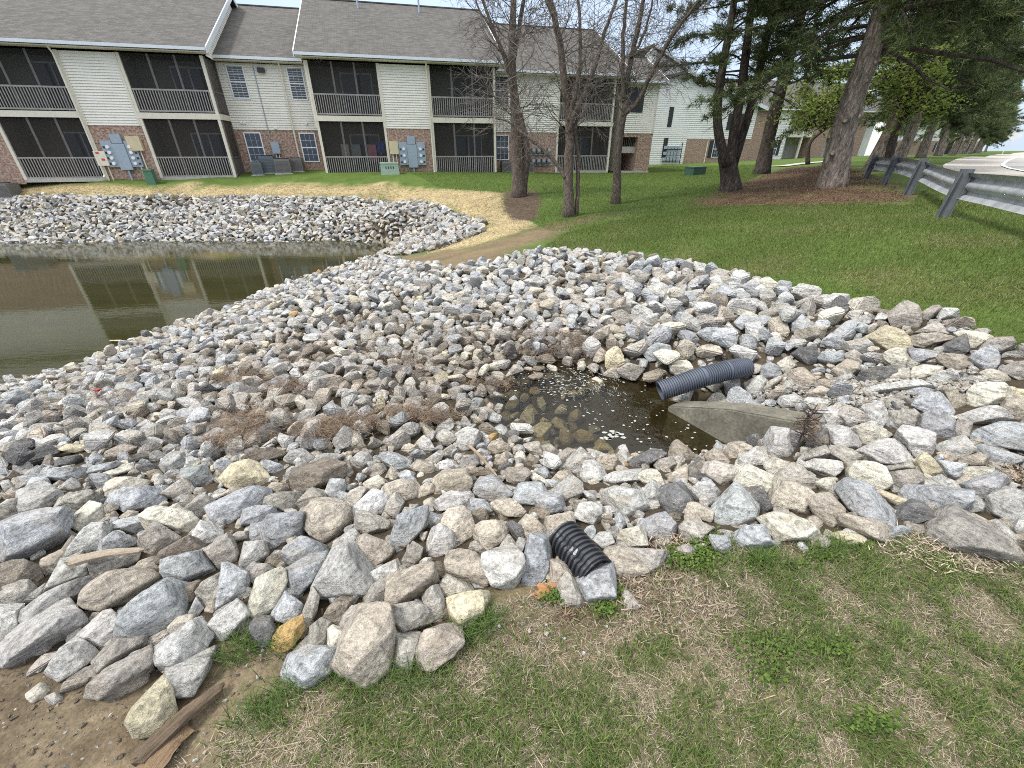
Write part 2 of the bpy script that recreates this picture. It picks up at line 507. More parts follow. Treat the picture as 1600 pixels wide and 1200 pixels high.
def headwall_mat():
    k = NT('stained_concrete')
    tc = k.n("ShaderNodeTexCoord").outputs["Object"]
    f = k.noise(tc, 5, 6, 0.65); g = k.noise(tc, 45, 4, 0.7)
    c = k.ramp(f, [(0.3, (0.095, 0.089, 0.072)), (0.55, (0.16, 0.15, 0.122)), (0.75, (0.24, 0.226, 0.185))])
    c = k.mix(1, c, k.ramp(g, [(0.3, (0.6, 0.6, 0.58)), (0.7, (1.25, 1.25, 1.2))]), 'MULTIPLY')
    k.l(c, k.p.inputs["Base Color"]); k.p.inputs["Roughness"].default_value = 0.95
    k.l(k.bump(g, 0.5, 0.008), k.p.inputs["Normal"])
    return k.m
M['headwall'] = headwall_mat()

def wood_mat(name, lo, hi):
    k = NT(name)
    tc = k.n("ShaderNodeTexCoord").outputs["Object"]
    mp = k.n("ShaderNodeMapping"); mp.inputs["Scale"].default_value = (2.5, 70, 70); k.l(tc, mp.inputs[0])
    f = k.noise(mp.outputs[0], 2.5, 6, 0.7); g = k.noise(tc, 9, 4)
    c = k.mix(0.4, k.ramp(f, [(0.3, lo), (0.7, hi)]), k.ramp(g, [(0.3, lo), (0.7, hi)]))
    k.l(c, k.p.inputs["Base Color"]); k.p.inputs["Roughness"].default_value = 0.9
    k.l(k.bump(f, 1.0, 0.012), k.p.inputs["Normal"])
    return k.m
M['plank'] = wood_mat('rotten_wood', (0.055, 0.038, 0.024), (0.22, 0.16, 0.105))
M['board'] = wood_mat('broken_board', (0.12, 0.075, 0.04), (0.36, 0.25, 0.15))
M['grey_wood'] = wood_mat('weathered_stick', (0.26, 0.22, 0.17), (0.50, 0.42, 0.32))

# ------------------------------------------------------------------ terrain height field
WATER_Z = -1.85
POOL_Z = -0.50
CTRL = []      # (x, y, z)
def cp(px, py, z):
    p = onz(px, py, z); CTRL.append((p[0], p[1], z))
for t in [(800,1200,0),(100,1200,-.03),(1500,1200,.05),(0,1100,-.05),(400,1060,-.02),(700,1030,0),(930,940,0),(1200,860,0),(1450,850,.03),
          (1600,870,.05),(1600,1000,.05),(0,1000,-.12),(0,900,-.17),(0,750,-.47),(0,660,-1.1),(0,612,WATER_Z),(250,750,-.35),(250,640,-.8),
          (250,560,-1.32),(250,525,WATER_Z),(450,900,-.08),(450,750,-.3),(450,640,-.55),(450,540,-.88),(450,465,-1.15),(450,448,WATER_Z),
          (590,402,WATER_Z),(600,430,-.9),(700,430,-.35),(700,540,-.47),(700,640,-.52),(700,750,-.25),(600,850,-.06),(600,950,0),
          (1000,660,-.78),(900,610,-.66),(860,680,-.64),(770,650,-.58),(1080,685,-.78),(960,690,-.7),(930,580,-.5),(820,570,-.5),(1020,590,-.42),
          (830,400,-.2),(1100,420,-.18),(1300,480,.02),(1460,490,.25),(1000,500,-.3),(1200,540,-.12),(1230,640,-.1),(1400,640,.02),
          (1600,640,.14),(1400,760,.0),(1150,760,-.1),(1110,722,-.30),(1135,693,-.74),(1150,702,-.55),(900,740,-.28),(800,745,-.28),(1550,800,.05),
          (700,400,-.7),(700,372,-1.05),(640,385,-1.4),(615,378,WATER_Z),(800,345,-.55),(860,370,-.35),(900,385,-.28),
          (740,352,-.62),(650,325,-.62),(600,314,-.65),(600,350,-1.2),(650,345,-1.0),(300,308,-.5),(0,310,-.5),(0,377,WATER_Z),(150,376,WATER_Z),(300,376,WATER_Z),(450,376,WATER_Z),(560,377,WATER_Z),
          (300,286,.12),(100,286,.12),(600,287,.1),(370,277,.3),(40,279,.3),(150,281.5,.22),(300,281,.21),(450,281,.21),(600,281,.20),(230,279,.28),(500,278,.28),(600,278,.28),(170,280,.28),(100,281.5,.22),(700,278,.28),(900,274,.22),(805,305,-.05),(1000,290,.1),(1100,330,-.1),
          (885,337,-.3),(963,318,-.12),(1050,272,.2),(1100,265,.3),(1200,300,.35),(1140,296,.3),(1300,293,.6),(1300,350,.42),(1400,400,.36),
          (1600,400,.6),(1600,340,.62),(1468,342,.52),(1390,308,.6),(1362,288,.66),(1000,350,-.2),(1150,380,.0),(1250,270,.55),(1200,420,.0),
          (1550,530,.3),(1700,560,.4),(1700,800,.12)]:
    cp(*t)
CTRL += [(0,-3,.05),(5,-3,.2),(-5,-3,-.2),(0,0,0),(2.5,0,.05),(-2.5,0,-.1),(9,3,.7),(12,6,.8),(14,12,.8),(20,20,.82),(16,22,.72),
         (-12,14,-2.7),(-16,10,-2.8),(-22,15,-2.8),(-9,16.5,-2.6),(-9.5,10,-2.6),(-14,17.5,-2.7),(-14,5.5,-2.7),(-7.3,18.3,-2.5),
         (-8,1,-1.4),(-12,2,WATER_Z),(-14,-2,-1.9),(-6,0,-.6),(-30,23,-.5),(-30,20,WATER_Z),(-35,27,.3),
         (0,45,.3),(-25,45,.3),(15,47,.4),(30,58,.55),(60,80,.7),(27,30,.82),(47,48,.85),(80,75,.95),(40,30,.85),(60,50,.9),
         (150,150,1.2),(0,150,.5),(-100,100,.4),(-100,0,.2),(100,0,1.0),(0,-40,.2),(300,300,1.5),(-200,250,.5),(25,15,.85),(22,40,.75),(35,50,1.0),(32.6,38,1.1),(41,46,1.15),(50.6,55,1.2),(61,65,1.2),(24.6,30.3,.95),(87,90,1.2)]
CTRL = np.array(CTRL)
_C = 0.6
def _phi(x, y):
    d2 = (x[:, None] - CTRL[None, :, 0]) ** 2 + (y[:, None] - CTRL[None, :, 1]) ** 2
    return np.sqrt(d2 + _C * _C)
_A = _phi(CTRL[:, 0], CTRL[:, 1]) - np.eye(len(CTRL)) * 0.06
_n = len(CTRL)
_B = np.zeros((_n + 1, _n + 1)); _B[:_n, :_n] = _A; _B[:_n, _n] = 1; _B[_n, :_n] = 1
_W = np.linalg.solve(_B, np.append(CTRL[:, 2], 0))
def H(x, y):
    x = np.asarray(x, float); y = np.asarray(y, float)
    sh = x.shape; x = x.ravel(); y = y.ravel()
    out = np.empty(len(x))
    for i in range(0, len(x), 20000):
        s = slice(i, i + 20000)
        out[s] = _phi(x[s], y[s]) @ _W[:_n] + _W[_n]
    return out.reshape(sh)
def hz(x, y):
    return float(H(np.array([x]), np.array([y]))[0])

_TS = np.concatenate([np.geomspace(0.9, 160, 420)])
def hit(px, py, lift=0.0, bottom=None):
    """points where the view rays meet the ground raised by lift"""
    px = np.atleast_1d(np.asarray(px, float)); py = np.atleast_1d(np.asarray(py, float))
    R = rayv(px, py); lift = np.broadcast_to(np.asarray(lift, float), px.shape)
    P = R[:, None, :] * _TS[None, :, None] + np.array([0, 0, EYE])
    g = H(P[..., 0], P[..., 1]) + lift[:, None]
    under = P[..., 2] < g
    k = np.argmax(under, 1); k = np.where(under.any(1), k, len(_TS) - 1)
    lo = _TS[np.maximum(k - 1, 0)]; hi = _TS[k]
    for _ in range(14):
        m = (lo + hi) / 2
        Q = R * m[:, None] + np.array([0, 0, EYE])
        u = Q[:, 2] < H(Q[:, 0], Q[:, 1]) + lift
        hi = np.where(u, m, hi); lo = np.where(u, lo, m)
    return R * hi[:, None] + np.array([0, 0, EYE])
def hit1(px, py, lift=0.0):
    return hit([px], [py], lift)[0]


# vectorised smooth noise (sum of sines)
def sn(x, y, f, seed):
    r = np.random.default_rng(seed); s = 0
    for k in range(6):
        a = r.uniform(0, 2 * math.pi); ff = f * r.uniform(0.6, 1.7); ph = r.uniform(0, 6.28)
        s = s + np.sin((x * math.cos(a) + y * math.sin(a)) * ff + ph + 1.3 * np.sin((x * math.sin(a) - y * math.cos(a)) * ff * 0.7 + ph * 2))
    return s / 6

ROCKDATA = '''
#A 0 880 1.75
n 0,3 8,0 26,-1 35,4 38,15 30,22 20,20 0,25|rough pitted brown rock above the bare dirt at the pile's far left corner
w 0,27 15,21 24,20 31,27 27,34 14,40 0,44
g 44,17 50,6 56,1 78,1 82,9 76,14 60,20 41,26
g 41,26 60,20 77,13 83,18 75,29 55,41 40,50 32,58 24,57 17,50 20,43 34,31
g 0,46 8,42 18,41 19,46 17,52 20,57 10,68 0,75
g 0,76 10,66 22,57 28,58 20,66 4,78
g 3,91 7,80 25,65 40,50 52,43 66,39 76,51 76,58 70,63 50,73 28,82 12,91|long pale wedge-shaped rock pointing down onto the bare dirt
t 72,36 74,28 84,18 98,9 112,7 125,9 138,9 142,18 128,27 116,34 95,42 75,39|half blue-grey half tan rock above the big pitted blue boulder
b 106,50 112,40 126,32 132,24 146,17 157,20 165,30 167,42 155,51 139,63 128,66 108,66 104,62|big blue-grey boulder with a white crusty pitted face above the dirt
g 70,67 78,58 90,47 100,44 106,50 104,58 105,70 100,77 88,82 80,74 70,69
g 43,93 52,80 60,72 70,68 80,74 88,83 75,94 54,106 45,100
w 86,92 90,84 105,76 106,68 120,66 130,66 130,75 118,82 105,88 88,97
w 78,115 80,108 90,98 105,89 120,81 133,75 137,85 134,100 125,106 110,113 95,119 80,119|long brown-grey grooved rock lying on the dirt near the rotten plank
t 55,114 57,107 82,102 80,105 70,111
c 23,119 35,110 45,113 40,119 30,124
g 41,119 50,115 58,122 48,128
t 77,55 84,44 95,43 97,46 88,50 79,57
n 70,42 82,40 84,43 77,50
#B 240 880 1.75
p 1,84 5,75 18,63 38,50 48,56 54,65 50,72 40,85 25,93 15,96 5,92|smooth whitish oblong rock tilted over the dirt above the flat slate
g 13,98 25,93 38,87 51,82 49,95 38,108 35,120 18,120 12,110|flat grey slate wedge leaning on the dirt above the rotten plank
c 14,67 16,57 25,48 35,46 36,50 20,62
b 7,4 12,-4 26,-6 43,-11 50,-5 57,6 54,10 40,14 25,21 12,15|smooth pale blue-grey block with a flat top above the dark crevice
w 40,22 45,17 58,10 59,13 57,30 56,44 48,42 41,32
b 60,10 63,4 75,5 84,9 85,20 84,28 72,34 66,37 58,43 57,32 60,22
g 50,54 60,46 75,34 84,42 87,48 78,58 60,69 52,61|grey rock with fine parallel layers above the tuft of green grass
c 92,23 96,12 110,6 114,8 117,27 110,42 98,50 88,49 84,42 86,34|tall cream rock standing just above the small dark grass-side rock
b 116,-6 120,-15 130,-22 138,-22 149,-17 159,-7 153,0 140,-5 125,2
b 116,7 124,2 152,-6 155,0 146,14 140,20 124,28 120,28
b 108,51 110,42 118,28 124,30 133,39 132,43 120,53
k 86,58 90,52 104,50 110,62 106,72 95,76 90,70
o 110,65 118,54 130,48 134,62 125,74 115,79 110,74|rusty ochre yellow rock at the grass edge
w 134,62 132,50 137,33 142,22 148,30 145,45 140,55 136,63
w 117,88 125,80 138,65 139,75 130,84
w 138,79 139,65 142,55 150,49 158,53 155,65 155,78
w 86,10 95,1 104,2 108,6 96,12 92,20 87,16
b 31,45 38,30 45,40 38,49
g 40,49 47,43 53,46 48,53
n 26,22 39,18 40,30 30,36
#C 480 880 1.75
b -15,97 -10,86 0,80 11,76 15,79 27,77 29,80 24,92 12,106 4,111 -7,110|blocky blue-white rock sitting at the front grass edge
c 19,75 19,60 24,57 37,63 32,74 24,77
t 25,88 30,72 42,55 46,45 55,39 70,38 70,50 77,58 79,68 77,82 74,96 65,105 52,112 42,106 28,97|biggest pinkish tan boulder at the front edge of the pile
g 5,21 10,12 20,-3 30,-14 38,-16 44,-7 50,5 60,11 62,20 58,29 45,32 30,30 12,30|large grey boulder with a dark purple patch on its lower right face
n 14,49 20,39 27,33 42,32 38,40 30,47 27,57 20,51
w 30,57 33,47 43,38 52,39 54,41 44,54 37,63
w 68,40 90,37 98,35 110,41 113,51 105,56 82,64 78,58 69,48|flat-topped brown-grey block behind the biggest tan boulder
t 71,37 71,20 72,14 85,7 108,1 115,9 116,17 105,26 90,36|rounded rock banded with tan stripes at one end
w 52,33 62,22 62,17 71,14 71,36 60,37 53,40
w 104,35 108,24 115,20 120,27 124,37 124,52 114,54 112,42
c 117,22 123,12 126,11 140,18 147,25 128,33
y 126,36 135,28 158,25 160,35 155,49 140,58 133,54 128,46|bright yellow-cream rock at the grass edge
t 96,82 102,66 112,58 128,56 138,63 138,72 128,83 115,92 100,92|round pinkish rock sitting alone on the grass edge
w 77,92 79,80 80,65 100,66 96,80 93,92 82,95
g 55,9 62,6 78,-3 83,8 72,14 62,18
#P 0 0 1
t 697,872 711,860 725,863 745,866 754,880 763,906 758,915 738,913 718,905 703,893|sandy pink block with a dark shaded underside above the cream rocks
y 199,1127 210,1105 232,1082 262,1064 268,1090 270,1112 259,1131 240,1146 210,1150|flat yellowish slab lying flat in the dirt beside the rotten plank
#D 720 760 2
g 17,55 25,50 44,49 48,56 49,68 42,80 38,81 25,75 22,70 17,62|broad grey rock with fine cracks, standing upright beside its narrow twin
b 50,55 53,40 57,38 66,42 69,55 69,66 64,78 57,83 48,76 47,72|tall narrow blue-grey slab standing upright near the black ribbed stub
t 70,58 80,60 88,69 80,70 76,76 74,80 68,75 69,67
w 76,86 77,74 83,67 88,72 97,89 96,95 85,96 76,90|pointed brown rock just below the black ribbed pipe stub
b 90,74 95,70 105,65 116,63 120,73 121,86 115,90 100,92 92,80|white-topped rock with a charcoal patch, below the black pipe stub
t 111,56 113,50 122,48 135,53 145,63 146,68 140,70 122,70 117,64|cream oval rock on the grass beside the black ribbed pipe stub
w 128,48 145,49 160,50 156,62 147,68 143,60
c 122,42 125,35 140,31 145,40 144,47 128,48
t 11,35 14,29 30,27 35,33 35,38 30,45 22,50 14,45
w 6,50 8,44 12,42 20,50 16,53
w 29,50 33,42 38,38 45,48
k 35,30 40,27 49,33 49,42 46,47 40,38
t 48,40 46,30 52,22 57,24 66,33 70,40 68,43 62,40 50,38
t 67,33 68,26 76,22 86,22 89,27 89,33 83,38 74,40|round tan rock resting just above the black ribbed pipe stub
g 88,25 93,14 105,13 110,16 110,26 106,31 95,27
g 103,42 108,37 116,36 120,46 112,50
b 118,33 124,23 128,30 122,40
p 113,4 122,1 138,4 145,15 138,22 130,26 122,22 114,10|white rock peppered with small black specks
g 142,8 150,1 157,6 157,18 144,18
t 24,13 28,11 40,10 48,18 50,20 46,24 30,22 25,18
w 126,82 131,82 141,94 136,96 127,96
#H 720 640 1.75
b 13,69 18,64 30,61 38,67 47,76 46,79 28,84 20,80|large pale blue rock with a flat sloping top in the middle of the pile
b 47,80 52,70 60,69 72,71 76,77 68,80 66,87 50,86
b 66,80 76,76 88,77 92,90 80,95 70,90
g 80,76 92,69 102,61 107,65 108,76 100,82 94,85 88,77
p 107,63 110,48 116,48 124,53 128,61 126,64 112,70|pale rock crossed by thin white veins near the pool
g 92,51 105,40 110,38 118,45 110,50 107,60 100,62 96,55
w 86,43 98,35 105,37 104,42 92,50 86,47
t 120,50 132,41 138,41 142,47 140,52 130,60 124,54|rounded orange-brown rock at the near edge of the pool
c 118,45 127,39 127,42 121,50
t 101,22 108,18 114,22 120,23 121,30 112,33 102,30|split tan rock sitting in the edge of the pool water
c 81,12 86,8 91,11 95,18 90,20 84,18
t 88,30 90,20 95,18 100,24 100,30 96,35 88,33
t 24,37 26,31 34,28 42,31 44,36 40,40 30,42
t 29,48 33,42 39,38 42,44 40,50 32,51
t 25,24 33,19 38,22 36,28 26,26
p -4,22 0,19 10,17 18,21 16,28 12,36 5,39 -2,36
w 12,36 16,29 24,28 25,32 20,39
n 7,57 15,52 26,53 30,58 24,61 8,61
g 33,59 34,53 42,53 44,58 38,66
w 41,60 44,54 60,54 63,59 57,67 48,68 42,65
c 60,68 61,55 66,60 71,70
t 80,64 86,57 94,54 98,60 92,68 82,69
w 56,32 64,30 70,31 74,40 70,46 62,40 57,36
n 58,46 62,40 70,46 68,52 60,52
w 71,33 80,31 88,38 84,44 76,42
t 50,44 56,37 61,38 60,44 50,47
c 68,60 74,57 78,63 74,68
b 4,92 10,82 20,82 27,88 28,92 20,95 8,97
n 10,92 18,88 24,90 22,100 12,103
b -6,78 0,74 8,73 11,78 5,88 -3,85
#E 0 700 1.75
b 0,70 20,62 45,55 60,56 63,64 58,74 54,82 50,90 35,98 20,102 6,103 0,97|largest blue-white boulder at the left end of the pile
g 17,52 18,46 28,41 46,35 52,38 58,45 50,54 35,60 20,61
w 55,50 60,42 80,38 90,42 90,50 75,57 70,58
c 62,70 66,64 75,55 86,49 92,52 96,66 80,68 68,74
g 60,96 68,82 78,70 90,67 98,68 99,74 92,80 90,94 70,98 62,100
b 90,94 92,82 103,74 112,77 120,80 127,84 120,88 100,93
w 80,101 100,94 112,90 124,93 118,106 105,112 86,116 82,110|grey-brown block directly under the thin weathered stick
b 103,47 108,37 122,36 138,35 147,41 146,50 136,57 124,59 105,53|wide smooth blue-grey rock above the orange-stained cream one
c 94,38 96,34 110,26 120,28 133,30 133,35 120,38 100,42
t 36,105 55,93 60,95 62,100 50,104 47,110 38,112
w 0,52 10,46 17,46 18,56 20,61 8,66 0,70
b 20,43 24,33 34,28 42,27 45,34 28,41
b 16,37 18,27 30,24 42,26 33,29 22,36
g 50,38 62,29 70,31 73,35 60,40
b 42,26 48,18 65,18 74,18 77,26 70,30 55,30
k 51,17 52,10 70,7 74,10 66,17
b 82,21 92,14 105,12 112,15 95,23
c 92,23 105,20 118,17 120,20 105,25 98,27
y 54,2 62,-2 80,-1 82,2 72,5
t 119,108 124,102 138,97 143,98 145,105 138,110 125,111
b 100,72 108,67 130,62 131,70 120,78
c 98,70 99,62 105,61 112,66 102,72
t 107,62 115,56 128,60 118,66
n 93,58 103,54 104,58 98,64
k 77,35 80,25 90,34 88,39
b 80,24 96,24 100,30 96,36 98,42 92,42 88,34
g 0,32 8,30 14,37 4,43
t 3,42 10,36 20,41 18,45 5,47
k 124,17 135,14 145,18 140,23 128,22
#F 240 700 1.75
c -8,62 0,56 10,53 25,56 36,61 42,67 36,75 21,79 12,73 -2,70|cream rock with a bright orange rust stain
w -12,80 -5,72 3,70 15,74 23,80 15,88 3,95 -8,93
n 3,98 10,90 30,79 36,80 47,88 44,92 25,98 5,103
b 51,60 57,50 75,42 90,35 98,36 104,42 100,50 92,53 80,63 68,68 55,67|long lavender-grey rock with a dark lower end
y 64,27 72,18 80,16 92,20 101,23 104,31 100,35 80,36 66,34|double-humped pale yellow rock behind the long lavender one
a 25,25 35,18 44,16 50,21 55,30 52,36 38,36 30,31|pale turquoise-grey pointed rock
g 6,14 14,5 25,5 28,12 25,24 16,27 10,22
g 25,19 29,9 38,9 44,15 35,18
b 54,18 56,12 66,10 74,16 72,22 60,23
n 80,8 88,2 105,1 118,4 116,8 105,13 92,16 83,12
b 92,18 97,13 109,13 118,18 110,22 98,22
g 118,8 122,3 130,1 138,4 142,9 136,14 124,14
g 138,14 150,6 160,5 170,7 165,12 146,17
n 123,25 132,20 150,15 165,12 171,17 170,27 162,34 150,38 127,40|wide dark brown rock split by a straight horizontal seam
w 100,50 102,44 112,40 124,40 129,46 128,54 119,60 108,56
w 129,49 134,42 142,39 152,41 155,47 145,54 138,58
t 136,70 138,60 148,51 160,49 171,50 176,58 174,68 165,80 155,86 145,80 137,74|big rounded olive-tan boulder in the middle of the near slope
b 100,78 100,64 105,60 117,61 130,58 136,59 133,66 133,80 122,86 105,93 101,90|square blue-grey block left of the rounded olive-tan boulder
b 78,68 82,55 87,53 100,54 108,53 111,59 103,63 98,68 88,69
b 86,80 87,69 100,68 99,82 92,84
g 77,105 80,93 87,84 99,84 102,95 96,103 85,112 78,109
w 45,91 52,86 66,77 70,82 75,92 77,100 75,109 66,107 58,108 52,98
p 35,79 42,68 50,70 63,77 55,84 46,88
w 29,56 35,47 44,42 54,47 53,58 42,66 33,61
n 102,103 105,96 117,93 119,104 110,108
w 8,41 16,34 26,27 34,33 36,40 25,48 18,46
b -8,50 -4,40 6,38 12,45 8,52
w 18,53 30,42 37,45 30,55
t 47,42 55,35 63,36 55,45
t 56,45 70,35 80,36 70,43
n 55,31 60,25 66,24 64,33
t 104,37 108,31 120,32 124,39 112,41
b 104,28 107,23 120,24 118,30 108,31
w 69,79 75,75 84,75 86,82 73,85
w 72,88 80,83 88,84 84,90 77,94
#G 480 700 1.75
p 37,65 44,52 54,42 63,38 70,44 71,50 66,60 55,62 45,60 44,68|white-grey rock with a flat tilted face right of the olive-tan boulder
w 44,68 45,60 56,60 68,63 73,68 72,74 60,75 50,79
t 68,45 75,33 84,30 92,32 99,40 98,45 85,50 76,46
w 67,61 72,48 78,44 85,50 82,60 72,66
b 74,86 77,73 83,60 95,56 106,52 105,70 95,80 83,95 76,93|long steeply tilted blue-black streaked rock
t 41,95 48,80 52,78 60,80 66,85 77,91 74,98 62,108 45,100|angular pinkish block with a dark front, above the purple-patched boulder
g 23,86 30,79 42,72 47,80 42,88 30,95 24,93
w 82,105 85,100 94,84 103,90 100,102 93,108
g 109,97 108,87 115,70 124,71 131,77 132,88 125,96 115,98|plain grey five-sided rock beside the long streaked one
t 122,63 126,56 138,53 146,62 150,75 149,80 140,88 135,86 130,76 123,70
b 105,68 106,57 112,58 121,62 120,70 108,72
g 114,50 120,43 140,40 147,41 148,46 142,54 125,56 116,55
t 113,36 115,28 122,22 140,21 145,26 146,33 142,40 128,42 115,44|tan rock with curved brown bands on its near face
o 84,56 86,52 102,47 104,51 90,55
o 96,84 99,80 110,80 108,86 102,90
c 52,31 57,27 63,25 68,29 68,36 60,39 55,39
b 64,8 68,4 75,4 82,10 92,12 93,20 85,21 75,18 68,12
g 40,10 45,5 53,6 57,12 56,18 44,20
b 16,44 18,34 23,28 33,29 34,35 30,46 20,49
w 34,47 38,39 47,35 54,37 48,45 42,58 37,60
w 26,23 33,16 38,16 41,22 38,28 30,29
b 35,29 45,26 50,29 50,35 42,35
t 69,28 75,16 82,22 82,28
b 82,25 92,22 98,30 96,34 86,30
t 95,18 102,12 113,16 114,21 108,25 97,21
y 91,11 98,8 103,10 100,15 94,16
g 105,11 115,4 121,6 118,13 110,15
p 117,20 118,13 130,11 133,18 130,21
g 136,16 140,7 150,7 154,14 145,21 137,19
t 100,36 106,31 113,33 114,40 104,46 99,44
k 96,25 112,28 112,31 100,33
w 56,22 60,15 66,14 70,20 66,26
#I 960 680 1.75
g -10,38 0,34 20,33 22,40 5,44 -6,45
c 22,40 23,34 36,31 41,37 45,47 40,48 28,45
k 5,29 15,24 34,14 45,16 45,19 36,23 26,31 8,33|dark purple-black slab on the near rim of the pool
c 5,20 12,18 26,19 20,23 6,25
n 49,15 52,9 57,7 64,10 70,16 76,23 66,27 56,26 51,21|upright rock with a dark brown face on the pool rim
w 36,27 41,22 49,20 55,26 48,32 44,36 38,31
t 46,45 50,35 62,27 65,30 64,38 66,45 58,45
k 65,30 75,24 82,28 78,35 85,42 72,45 65,40
w 77,31 85,24 100,26 113,30 110,40 100,47 95,48 90,42 84,40|broad taupe rock in the middle of the pool's near bank
t 82,20 90,14 98,18 106,27 96,27 84,24
g 71,16 78,14 82,18 78,22
t 101,15 104,9 115,7 122,10 124,15 115,20 108,24 102,20|round beige rock at the foot of the concrete wingwall
g 110,25 118,16 128,13 137,20 136,28 128,29 120,28
c 107,40 112,30 120,27 130,31 143,40 142,48 135,56 124,49 115,48|large beige rock with faint orange streaks
c 134,29 146,21 157,26 150,32 143,38
p 66,50 72,45 86,42 92,48 93,54 90,60 82,63 74,58|faceted white-topped rock near the clover patch
k 42,47 55,44 64,50 70,60 60,62 64,74 56,76 46,70 41,60
t 58,66 64,61 75,61 88,68 87,75 82,78 65,72
a 89,62 95,56 106,49 112,50 118,58 127,65 126,76 120,80 100,82 94,81 91,72|big smooth greenish grey block beside the clover patch
g 93,52 100,45 110,46 106,49 98,55
k 112,50 124,47 132,46 136,55 141,65 128,70 126,62 118,56
b 104,94 115,83 122,81 132,82 139,93 139,98 125,103 110,103|pale blue-grey rock alone on the grass below the greenish block
b 24,79 32,73 40,70 50,74 55,82 52,90 40,94 28,92
w 56,84 65,75 78,78 86,84 80,91 70,96 60,92|rough grey rock half hidden by the clover patch
#J 1200 680 1.75
t 2,58 7,46 12,40 22,46 35,48 41,54 40,60 34,73 20,70 4,62
w 7,41 12,32 22,25 28,27 36,35 45,46 40,49 25,46 12,41
c -8,75 0,71 8,69 22,73 38,77 43,86 40,91 20,95 10,96 4,88|wide cream rock on the grass edge
t 38,65 43,54 52,52 60,57 67,66 66,73 55,84 50,85 42,73
b 62,49 70,43 80,45 92,51 100,62 113,77 112,81 102,83 90,78 75,68 68,60|long smooth blue-grey shard with a sharp lower point
t 61,77 72,72 85,74 97,78 103,84 106,92 105,96 88,93 75,86 64,82|flat tan slab lying over the small yellow rock at the grass
y 57,89 64,86 72,87 86,94 84,99 76,100 66,93
c 72,38 72,32 78,24 95,25 103,28 106,36 110,44 105,48 96,50 85,45|blocky grey rock with a yellow-stained right face
y 96,53 101,49 115,54 125,58 124,64 120,65 105,59|small yellow bar-shaped stone
y 130,24 138,18 145,19 152,28 155,34 145,39 135,33|yellowish granular rock on the right-hand slope
w 107,38 112,33 130,31 138,36 138,42 130,46 122,51 115,52 110,46
w 103,27 128,24 131,30 110,33
g 30,26 45,22 60,23 66,28 60,36 56,39 44,35 34,29
c 44,42 50,39 58,40 62,46 63,53 70,64 62,58 52,52 46,48
k 60,36 66,33 72,38 72,42 66,42
g 77,16 85,11 95,7 108,8 115,16 124,23 110,26 95,25 84,20|
w 55,10 65,10 72,16 84,20 80,24 70,30 60,22 55,18
w 25,21 40,14 52,11 57,18 50,21 30,24
#K 1320 680 1.75
w 73,88 76,80 85,76 95,71 105,74 130,88 145,99 153,107 140,111 115,108 95,104 78,95|largest brown-grey boulder half buried at the grass on the right
b 50,51 56,44 65,46 85,48 105,50 114,55 113,59 100,70 85,70 76,64 65,55|wide flat-topped blue-grey boulder on the right-hand slope
g 69,44 75,40 87,36 95,42 105,50 85,48
k 42,73 50,64 60,60 70,63 79,72 76,75 60,80 46,80
g 125,62 132,52 142,51 160,55 165,70 150,78 140,77 128,70
b 103,45 110,41 130,38 138,34 145,38 141,48 130,56 120,55 108,50
c 100,33 104,29 120,29 132,31 133,37 120,41 108,39|flat cream stone lying on top of a grey-blue slab
b 81,24 95,24 104,28 100,32 105,38 98,41 88,35
t 101,25 105,20 120,16 127,20 125,29 112,28
g 80,10 86,7 105,3 111,5 115,15 105,19 100,22 95,16 82,13
b 114,12 122,9 140,15 152,17 160,21 150,28 140,31 132,24 122,16
t 108,70 115,70 130,78 136,84 130,87 115,80 108,76
p 130,78 137,77 152,88 153,95 148,97 138,88
g 148,83 155,77 165,79 165,100 155,96
g 105,68 108,60 115,55 124,64 122,68 112,70
b 36,90 40,83 50,81 55,84 45,96 40,98
g 140,50 148,42 160,46 162,55 150,52
#N 1320 580 1.75
g 47,55 50,51 62,58 80,61 79,70 77,77 57,76 52,65
b 63,49 66,42 75,35 82,33 90,38 97,45 97,60 85,63 70,56 65,53|peaked blue-grey boulder among the rocks on the right
b 62,30 66,23 76,19 83,20 90,28 97,37 95,41 85,35 70,38 64,35
w 39,48 42,38 50,35 62,35 68,41 63,55 55,53 42,52
t 87,17 92,14 100,18 107,28 106,33 97,36 92,28
c 107,25 110,20 120,11 140,11 146,15 146,24 135,32 120,32 108,34|large cream and tan boulder near the right edge
g 97,41 105,38 120,35 132,31 145,37 144,42 130,45 115,49 104,45
t 139,33 145,26 155,25 162,30 165,42 150,45 144,38
w 97,60 97,48 110,47 113,49 111,60 102,62
b 50,18 55,16 70,15 80,17 75,22 65,24 55,22
g 10,20 20,15 45,12 60,8 70,10 78,14 65,16 50,18 30,22 15,22|very long flat slab behind the concrete wingwall
g 20,42 18,35 25,30 34,28 38,38 40,44 34,53 26,50
b 113,57 120,52 138,46 150,46 165,50 170,65 160,71 140,69 118,66|longest blue-grey boulder at the right edge
y 148,20 155,16 165,17 165,28 158,25
k 36,27 45,22 52,22 50,29 40,31
g 50,36 53,25 62,35
#M 1320 460 1.75
y 20,39 30,34 38,29 48,32 55,37 58,41 57,46 45,49 35,51 28,46|large creamy white block below the upper right lawn
w 39,20 45,15 58,10 65,13 68,20 65,30 58,35 50,31 42,28|tall pointed grey rock at the upper lawn edge
w 67,18 72,14 84,11 86,13 80,20 70,27 66,26
t 59,42 62,37 80,35 93,37 100,38 90,42 78,45 70,49 60,46
w 63,34 72,29 84,29 90,32 95,37 80,36
c 35,60 34,54 42,49 52,50 57,57 56,66 48,67 40,64
k 9,78 15,69 28,65 42,64 46,67 38,73 38,78 22,80|flat charcoal black slab below the creamy white block
